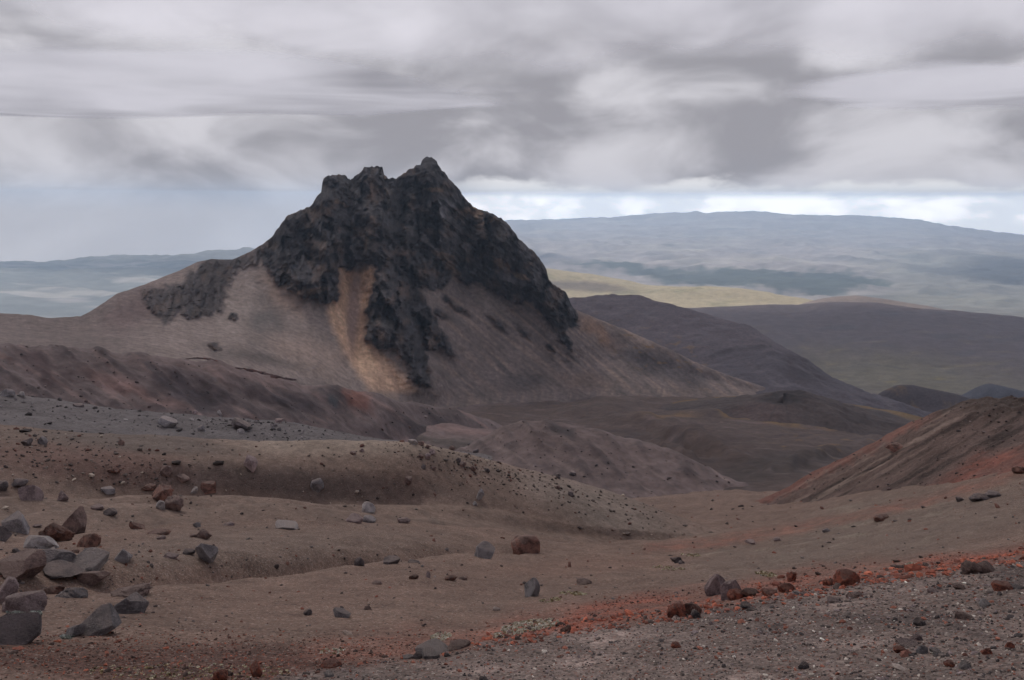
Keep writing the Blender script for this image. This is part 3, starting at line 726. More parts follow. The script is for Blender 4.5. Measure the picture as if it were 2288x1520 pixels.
hill('blue_grey_mound', [[(2040,960,2150),(2900,960,2150)], [(2040,930,2300),(2900,915,2300)], c2b, [(a, b + 30, c * 1.15) for a, b, c in c2b]],
 [8, 20, 6], 2040, 2900, 5, 6, [(60, 4)], lambda S, x, y: np.broadcast_to(alb(60, 58, 62), S.P.shape) * (1 + .25 * fbm(x / 40, y / 40, 0, 4, 191))[..., None], MT_HILL, 'blue grey lava mound at the far edge of the valley', 195)

def col_h3(S, x, y):
    PX, PY = S.PX, S.PY
    C = np.empty(S.P.shape); C[:] = alb(72, 64, 64)
    g = blob(PX, PY, 2050, 850, 360, 65, 6, .8, .5, 81)
    C = lerp(C, alb(86, 80, 66), g * .8)
    C = lerp(C, alb(100, 90, 66), sstep(.1, .4, fbm(x / 120, y / 70, 0, 5, 201)) * np.maximum(g, .35 * sstep(700, 780, PY)) * .8)
    C = lerp(C, alb(60, 58, 60), sstep(.1, .4, fbm(x / 260, y / 160, 0, 5, 202)) * .5)
    C = lerp(C, alb(52, 50, 50), sstep(.2, .4, streaks(PX, PY, 8, 140, 8, 203)) * g * .5)
    return C * (1 + .2 * fbm(x / 60, y / 60, 0, 4, 204))[..., None]
c3 = [(1200,690,4000),(1480,680,4000),(1540,689,4000),(1640,685,4000),(1720,682,4000),(1780,684,4000),(1850,676,4000),(1950,677,4000),(2050,687,4000),(2200,701,4000),(2288,709,4000),(3200,790,4000)]
hill('brown_hill', [[(1100,980,1800),(3200,980,1800)], [(1100,890,2350),(3200,895,2350)], [(1100,840,2700),(3200,850,2700)],
 [(1100,760,3200),(1700,752,3200),(2000,760,3200),(2288,790,3100),(3200,830,3100)], c3, [(a, b + 10, c * 1.08) for a, b, c in c3], [(a, b + 60, c * 1.25) for a, b, c in c3]],
 [8, 30, 40, 60, 8, 6], 1100, 3200, 5, 10, [(300, 14), (80, 4)], col_h3, MT_HILL, 'broad brown hill with a grassy yellow green foot on the right', 210)

def col_y(S, x, y):
    PX, PY = S.PX, S.PY
    C = np.empty(S.P.shape); C[:] = np.array([.36, .295, .19])
    C = lerp(C, np.array([.22, .20, .11]), sstep(.05, .4, fbm(x / 260, y / 200, 0, 5, 221)) * .8)
    C = lerp(C, np.array([.15, .12, .10]), blob(PX, PY, 1290, 640, 130, 13, 4, .6, .4, 91) * .8)
    C = lerp(C, np.array([.40, .32, .22]), sstep(.15, .4, streaks(PX, PY, 8, 120, 6, 222)) * .5)
    return C
cY = [(1050,590,5600),(1225,599,5600),(1300,611,5600),(1400,625,5500),(1450,638,5450),(1500,640,5400),(1600,640,5400),(1700,650,5300),(1800,668,5200),(1840,676,5200),(2000,710,5200)]
hill('yellow_grass_hill', [[(1050,740,4350),(2000,740,4350)], [(1050,695,4750),(2000,712,4700)], [(1050,640,5150),(1225,643,5150),(1500,664,5100),(1800,684,5000),(2000,712,5000)], cY, [(a, b + 25, c * 1.12) for a, b, c in cY]],
 [8, 30, 40, 8], 1050, 2000, 4, 8, [(400, 16), (120, 6)], col_y, MT_HILL, 'sunlit yellow grassy hill beyond the dark ash hills', 230)
cD = [(1640,712,4900),(1770,686,4900),(1830,668,4950),(1870,662,4950),(1910,660,4950),(1980,668,4950),(2080,685,4950),(2140,698,4950),(2350,725,4950)]
hill('brown_dome', [[(1640,745,4300),(2350,760,4300)], [(1640,715,4600),(2350,740,4600)], cD, [(a, b + 25, c * 1.12) for a, b, c in cD]],
 [8, 30, 8], 1640, 2350, 5, 8, [(200, 6)], lambda S, x, y: np.broadcast_to(np.array([.19, .145, .12]), S.P.shape) * (1 + .3 * fbm(x / 200, y / 200, 0, 4, 241))[..., None], MT_HILL, 'low brown dome behind the broad brown hill', 245)

# ------------------------------------------------------------------ 11. far plateau
sky_line = [(-1200,560,11500),(-200,588,12600),(0,590,13000),(200,586,13000),(400,578,13000),(560,566,13500),(700,556,14000),(900,505,24000),(1140,496,27000),(1260,490,28000),(1380,487,28000),(1500,479,28000),(1600,478,28000),(1680,476,28000),(1750,480,28000),(1820,482,28000),(1920,487,28000),(2000,492,28000),(2060,497,28000),(2150,511,28000),(2288,530,27000),(2500,555,26000),(3400,590,26000)]
LF = [
 [(-1200,745,4800),(3400,760,4800)],
 [(-1200,720,5600),(560,715,5600),(1200,700,6200),(3400,745,6200)],
 [(-1200,672,7200),(560,660,7200),(1200,650,8000),(2288,700,8000),(3400,720,8000)],
 [(-1200,628,9000),(560,612,9000),(1200,600,11500),(1800,620,11000),(2288,655,10500),(3400,690,10500)],
 [(-1200,610,10600),(0,613,10600),(560,595,10600),(1200,548,16500),(1800,562,16000),(2288,605,14500),(3400,640,14500)],
 [(-1200,596,11000),(0,600,11800),(560,580,12000),(1000,520,21000),(1200,516,22500),(1700,512,22500),(2000,530,21500),(2288,562,20500),(3400,610,20500)],
 sky_line,
 [(a, b + 6, c * 1.02) for a, b, c in sky_line],
]
SF = loft(LF, [6, 22, 36, 42, 42, 40, 4], -1200, 3400, 5.5, sm=9)
P = SF.P; x, y, r = P[..., 0], P[..., 1], SF.R; PX, PY = SF.PX, SF.PY
amp = np.interp(r, [4800, 8000, 16000, 28000], [15, 45, 75, 60])
P[..., 2] += fbm(x / 2600, y / 2600, 0, 5, 251, ridged=True) * amp * 1.2 + fbm(x / 700, y / 700, 0, 4, 252, ridged=True) * amp * .75
C = np.empty(P.shape); C[:] = np.array([.30, .255, .235])
C = lerp(C, np.array([.37, .325, .275]), sstep(-.1, .35, fbm(x / 1800, y / 1200, 0, 5, 253)) * .8)
C = lerp(C, np.array([.15, .135, .13]), sstep(.05, .4, fbm(x / 900, y / 1500, 0, 5, 254)) * .7)
C = lerp(C, np.array([.09, .095, .085]), (1 - sstep(500, 900, PX)) * (.85 - .6 * sstep(.05, .3, fbm(x / 900, y / 500, 2.0, 4, 256))))  # dark heath tone on the left hills, also standing in for cloud shadow
C = lerp(C, np.array([.34, .31, .24]), (1 - sstep(600, 900, PX)) * sstep(604, 580, PY + 10 * fbm(PX / 90, PY / 20, 0, 3, 257)) * .8)  # left hilltops painted paler as if sunlit, softening the skyline
forest = sstep(-6, 6, poly_sd(PX, PY + fbm(PX / 40, PY / 15, 0, 4, 255) * 14, [(1255,592),(1400,590),(1440,605),(1540,612),(1700,612),(1900,616),(2000,640),(1850,668),(1700,648),(1500,636),(1420,618),(1290,602)]))
C = lerp(C, np.array([.035, .05, .04]), forest * .9)
C = lerp(C, np.array([.08, .09, .06]), sstep(1850, 2050, PX) * sstep(540, 600, PY) * .5)
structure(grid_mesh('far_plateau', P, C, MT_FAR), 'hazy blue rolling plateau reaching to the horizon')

# ground behind and beside the viewpoint: the volcano flank the camera stands on
ga = np.linspace(math.radians(63), math.radians(297), 90); gr = np.geomspace(1.3, 300, 60)
GA, GR = np.meshgrid(ga, gr)
gx, gy = GR * np.sin(GA), GR * np.cos(GA)
gz = -1.62 - .28 * gy * np.where(gy < 0, 1, .9) + fbm(gx / 40, gy / 40, 0, 4, 261) * .03 * GR - .05 * np.minimum(GR, 30)
Cg = np.empty(GA.shape + (3,)); Cg[:] = alb(84, 74, 68)
structure(grid_mesh('volcano_flank', np.stack([gx, gy, gz], -1), Cg, MT_MID), 'ash flank behind the viewpoint')

# ------------------------------------------------------------------ 12. broken cloud layer overhead
nr, na = 170, 320
rr = np.concatenate([np.linspace(0, 2500, 40), np.geomspace(2550, 9000, nr - 40)]); aa = np.linspace(-math.pi, math.pi, na)
A_, R_ = np.meshgrid(aa, rr)
dx, dy = R_ * np.sin(A_), R_ * np.cos(A_)
puff = fbm(dx / 1700, dy / 1700, 0, 3, 271) * 300 + fbm(dx / 800, dy / 800, 4.0, 4, 272) * 150
dz = 235 + 2100 * np.exp(-(R_ / 3700) ** 2) + (puff + 60) * (.06 + .55 * np.exp(-(R_ / 4300) ** 4))
dz = 118 + np.logaddexp(0, (dz - 118) / 25) * 25
cover = np.full(R_.shape, 1.0)
broken = fbm(dx / 5200, dy / 3600, 3.3, 4, 273)
cover -= sstep(3700, 5300, R_ + broken * 900) * 1.25
def hole(cx, cy, rx, ry, k):
    global cover
    cover -= k * np.exp(-(((dx - cx) / rx) ** 2 + ((dy - cy) / ry) ** 2))
cover -= sstep(8000, 8900, R_)
Pd = np.stack([dx, dy, dz], -1)
m = bpy.data.materials.new('cloud'); m.use_nodes = True; nt = m.node_tree; nt.nodes.clear()
out = N(nt, 'ShaderNodeOutputMaterial'); mix = N(nt, 'ShaderNodeMixShader'); tr = N(nt, 'ShaderNodeBsdfTransparent'); tl = N(nt, 'ShaderNodeBsdfTranslucent')
tc = N(nt, 'ShaderNodeTexCoord')
ca = N(nt, 'ShaderNodeVertexColor'); ca.layer_name = 'Col'
csep = N(nt, 'ShaderNodeSeparateColor'); nt.links.new(ca.outputs[0], csep.inputs[0])
na_ = N(nt, 'ShaderNodeTexNoise'); na_.inputs['Scale'].default_value = 1 / 1100; na_.inputs['Detail'].default_value = 4; na_.inputs['Roughness'].default_value = .5; na_.inputs['Distortion'].default_value = .4
nb_ = N(nt, 'ShaderNodeTexNoise'); nb_.inputs['Scale'].default_value = 1 / 3000; nb_.inputs['Detail'].default_value = 4
for q in (na_, nb_): nt.links.new(tc.outputs['Object'], q.inputs['Vector'])
th_ = mathn(nt, 'ADD', mathn(nt, 'MULTIPLY', na_.outputs[0], .5), mathn(nt, 'MULTIPLY', nb_.outputs[0], .5))
tcol = mixc(nt, maprange(nt, th_, .36, .62, 0, 1, True), (.24, .239, .264), (.545, .54, .587))
nt.links.new(tcol, tl.inputs['Color'])
alpha_in = mathn(nt, 'ADD', csep.outputs[0], mathn(nt, 'MULTIPLY', mathn(nt, 'SUBTRACT', na_.outputs[0], .5), .9))
alpha = maprange(nt, alpha_in, .25, .65, 0, .80, True)
nt.links.new(alpha, mix.inputs[0]); nt.links.new(tr.outputs[0], mix.inputs[1]); nt.links.new(tl.outputs[0], mix.inputs[2])
nt.links.new(mix.outputs[0], out.inputs['Surface'])
clouds = structure(grid_mesh('cloud_layer', Pd, np.repeat(np.clip(cover, 0, 1)[..., None], 3, -1), m), 'low broken grey cloud layer over the whole landscape')
m_far = m.copy(); m_far.name = 'far_cloud'
for q in m_far.node_tree.nodes:
    if q.type == 'TEX_NOISE':
        q.inputs['Scale'].default_value *= .28; q.inputs['Detail'].default_value = 3
# a second, broken layer farther off: it throws the cloud shadows on the plateau
fx, fy = np.meshgrid(np.linspace(-17000, 22000, 190), np.linspace(7600, 19500, 100))
fz = 1500 + fbm(fx / 5000, fy / 5000, 0, 2, 275) * 90
fcov = .34 + 1.0 * fbm(fx / 6000, fy / 4200, 7.0, 3, 276) + .9 * np.exp(-(((fx - 7600) / 3600) ** 2 + ((fy - 13200) / 3000) ** 2)) - .8 * np.exp(-(((fx - 2600) / 2400) ** 2 + ((fy - 17500) / 5200) ** 2))
fcov += .8 * sstep(-500, -3000, fx)
edge = np.minimum.reduce([fx + 17000, 22000 - fx, fy - 7600, 19500 - fy])
fcov -= sstep(5000, 0, edge) * 1.3
structure(grid_mesh('far_cloud_layer', np.stack([fx, fy, fz], -1), np.repeat(np.clip(fcov, 0, 1)[..., None], 3, -1), m_far), 'broken grey clouds over the far plateau')

# ------------------------------------------------------------------ 13. stones
import bmesh
bpy.context.view_layer.update()
DG = bpy.context.evaluated_depsgraph_get()
clouds.hide_set(False)
def hit(px, py):
    d = Vector(ray(px, py)).normalized()
    ok, loc, nor, idx, ob, mw = scene.ray_cast(DG, Vector((0, 0, 0)), d)
    if not ok or 'cloud' in ob.name: return None, None
    return np.array(loc), np.array(nor)

def rock_mat(name, base, dark, pale, scale=1.0, bump=.6):
    m, nt, b = principled(name)
    tc = N(nt, 'ShaderNodeTexCoord'); oi = N(nt, 'ShaderNodeObjectInfo')
    off = N(nt, 'ShaderNodeVectorMath', operation='SCALE'); off.inputs[3].default_value = 37.0
    cx = N(nt, 'ShaderNodeCombineXYZ')
    for i in range(3): nt.links.new(oi.outputs['Random'], cx.inputs[i])
    nt.links.new(cx.outputs[0], off.inputs[0])
    ad = N(nt, 'ShaderNodeVectorMath', operation='ADD')
    nt.links.new(tc.outputs['Generated'], ad.inputs[0]); nt.links.new(off.outputs[0], ad.inputs[1])
    n1 = N(nt, 'ShaderNodeTexNoise'); n1.inputs['Scale'].default_value = 2.2 * scale; n1.inputs['Detail'].default_value = 8; n1.inputs['Roughness'].default_value = .62
    n2 = N(nt, 'ShaderNodeTexNoise'); n2.inputs['Scale'].default_value = 14 * scale; n2.inputs['Detail'].default_value = 6; n2.inputs['Roughness'].default_value = .7
    for q in (n1, n2): nt.links.new(ad.outputs[0], q.inputs['Vector'])
    c = mixc(nt, maprange(nt, n1.outputs[0], .40, .60, 0, 1), tuple(alb(*dark, 1.4)), tuple(alb(*base, 1.5)))
    c = mixc(nt, mathn(nt, 'MULTIPLY', maprange(nt, n2.outputs[0], .50, .68, 0, 1), .6), c, tuple(alb(*pale, 1.35)))
    v = maprange(nt, oi.outputs['Random'], 0, 1, .82, 1.18)
    cm = N(nt, 'ShaderNodeCombineXYZ')
    for i in range(3): nt.links.new(v, cm.inputs[i])
    c = mixc(nt, 1.0, c, cm.outputs[0], 'MULTIPLY')
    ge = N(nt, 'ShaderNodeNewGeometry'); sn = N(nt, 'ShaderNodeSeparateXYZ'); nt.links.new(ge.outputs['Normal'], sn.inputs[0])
    top_tint = mathn(nt, 'MULTIPLY', maprange(nt, sn.outputs[2], .45, .95, 0, 1, True), maprange(nt, n1.outputs[0], .35, .6, .25, .75))  # upward-facing parts are mixed towards a paler tone
    c = mixc(nt, top_tint, c, tuple(alb(108, 95, 88, 1.15)))
    nt.links.new(c, b.inputs['Base Color'])
    bp = N(nt, 'ShaderNodeBump'); bp.inputs['Strength'].default_value = min(1.0, bump * 1.5); bp.inputs['Distance'].default_value = .12
    nt.links.new(n2.outputs[0], bp.inputs['Height']); nt.links.new(bp.outputs[0], b.inputs['Normal'])
    return m
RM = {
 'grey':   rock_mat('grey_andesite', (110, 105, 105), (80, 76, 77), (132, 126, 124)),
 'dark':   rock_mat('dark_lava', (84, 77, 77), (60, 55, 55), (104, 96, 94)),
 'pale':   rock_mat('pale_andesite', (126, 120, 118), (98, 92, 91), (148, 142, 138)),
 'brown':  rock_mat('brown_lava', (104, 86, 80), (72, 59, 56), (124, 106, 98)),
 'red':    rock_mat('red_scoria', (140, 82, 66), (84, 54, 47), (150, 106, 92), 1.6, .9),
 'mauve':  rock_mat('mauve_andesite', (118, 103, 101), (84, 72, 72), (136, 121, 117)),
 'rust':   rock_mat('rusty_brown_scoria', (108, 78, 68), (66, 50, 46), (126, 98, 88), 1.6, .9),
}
_ico = {}
def ico(sub):
    if sub not in _ico:
        bm = bmesh.new(); bmesh.ops.create_icosphere(bm, subdivisions=sub, radius=1.0)
        bm.verts.ensure_lookup_table()
        V = np.array([v.co[:] for v in bm.verts]); F = np.array([[l.index for l in f.verts] for f in bm.faces]); bm.free()
        _ico[sub] = (V, F)
    return _ico[sub]
def noise3(V, sc, seed, oct=3, ridged=False):
    return fbm(V[:, 0] * sc + V[:, 2] * sc * .7, V[:, 1] * sc - V[:, 2] * sc * .6, float(seed % 11), oct, seed, ridged=ridged)
def rock_shape(seed, kind, sub=4):
    g = np.random.default_rng(seed)
    V, F = ico(sub); V = V.copy()
    V *= (1 + .30 * noise3(V, 1.1, seed, 2))[:, None]
    cuts, deep = {'angular': (11, .42), 'rounded': (9, .66), 'crumbly': (9, .60), 'slab': (10, .50), 'wedge': (9, .42)}[kind]
    for _ in range(cuts):
        n = g.normal(size=3); n /= np.linalg.norm(n)
        d = deep + g.uniform(-.10, .28)
        t = V @ n - d
        V -= np.where(t > 0, t, 0)[:, None] * n * .96
    if kind == 'slab':
        for n, d in ((np.array([.08, -.10, 1.0]), .30), (np.array([-.05, .1, -1.0]), .30)):
            n = n / np.linalg.norm(n); t = V @ n - d; V -= np.where(t > 0, t, 0)[:, None] * n
    if kind == 'wedge':
        a = g.uniform(0, 6.28); n = np.array([math.cos(a) * .75, math.sin(a) * .4 - .3, .55]); n /= np.linalg.norm(n)
        t = V @ n - .22; V -= np.where(t > 0, t, 0)[:, None] * n
    amp = {'angular': .022, 'rounded': .05, 'crumbly': .17, 'slab': .022, 'wedge': .022}[kind]
    V *= (1 + amp * noise3(V, 4.5, seed + 3, 3) + ((.22 if kind == 'crumbly' else .02) * noise3(V, 2.4, seed + 7, 4, True)) + amp * .7 * noise3(V, 9, seed + 9, 3))[:, None]
    lo, hi = V.min(0), V.max(0)
    V = (V - (lo + hi) / 2) / (hi - lo)                     # unit box, centred
    V[:, 2] += .5
    return V, F
ROCKN = 0
def rock(px0, px1, py0, py1, mat, kind, label, name='boulder', group=None, tilt=0.0, depth=.85, sub=4, sink=.25, link_label=True):
    """a stone whose outline fills the box px0..px1, py0..py1 of the photograph, standing on the ground it hides"""
    global ROCKN
    ROCKN += 1
    pc = (px0 + px1) / 2
    loc, nor = hit(pc, py1 - .06 * (py1 - py0))
    if loc is None: return None
    r = np.hypot(loc[0], loc[1]); dist = np.linalg.norm(loc)
    w = (px1 - px0) * dist / FPX; h = (py1 - py0) * dist / FPX
    V, F = rock_shape(ROCKN * 13 + 5, kind, sub)
    dpt = max(w, h) * depth
    ht = max((h - dpt * .20) / .93 / (1 - sink), h * .7)     # seen from above: part of the outline is the top face
    V = V * np.array([w, dpt, ht])
    az = math.atan2(loc[0], loc[1])
    ca, sa = math.cos(-az), math.sin(-az)
    if tilt:
        ct, s_ = math.cos(math.radians(tilt)), math.sin(math.radians(tilt))
        V = np.stack([V[:, 0] * ct + V[:, 2] * s_, V[:, 1], -V[:, 0] * s_ + V[:, 2] * ct], 1); V[:, 2] -= V[:, 2].min()
        V[:, 0] *= w / (V[:, 0].max() - V[:, 0].min())
    V = np.stack([V[:, 0] * ca - V[:, 1] * sa, V[:, 0] * sa + V[:, 1] * ca, V[:, 2]], 1)
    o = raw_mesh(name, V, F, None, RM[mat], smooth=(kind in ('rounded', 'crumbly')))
    back = np.array([math.sin(az), math.cos(az), 0]) * dpt * .42
    base = loc + back
    # stand on the slope under the stone's middle
    ok, l2, n2, i2, ob2, mw2 = scene.ray_cast(DG, Vector((base[0], base[1], loc[2] + 3 + w)), Vector((0, 0, -1)))
    zz = l2[2] if ok and ob2.name != 'cloud_layer' and abs(l2[2] - loc[2]) < 1.2 * w + .3 else loc[2]
    o.location = (base[0], base[1], min(zz, loc[2] + .25 * ht) - sink * ht)
    tag(o, label, 'boulder' if name == 'boulder' else 'stone', group)
    return o

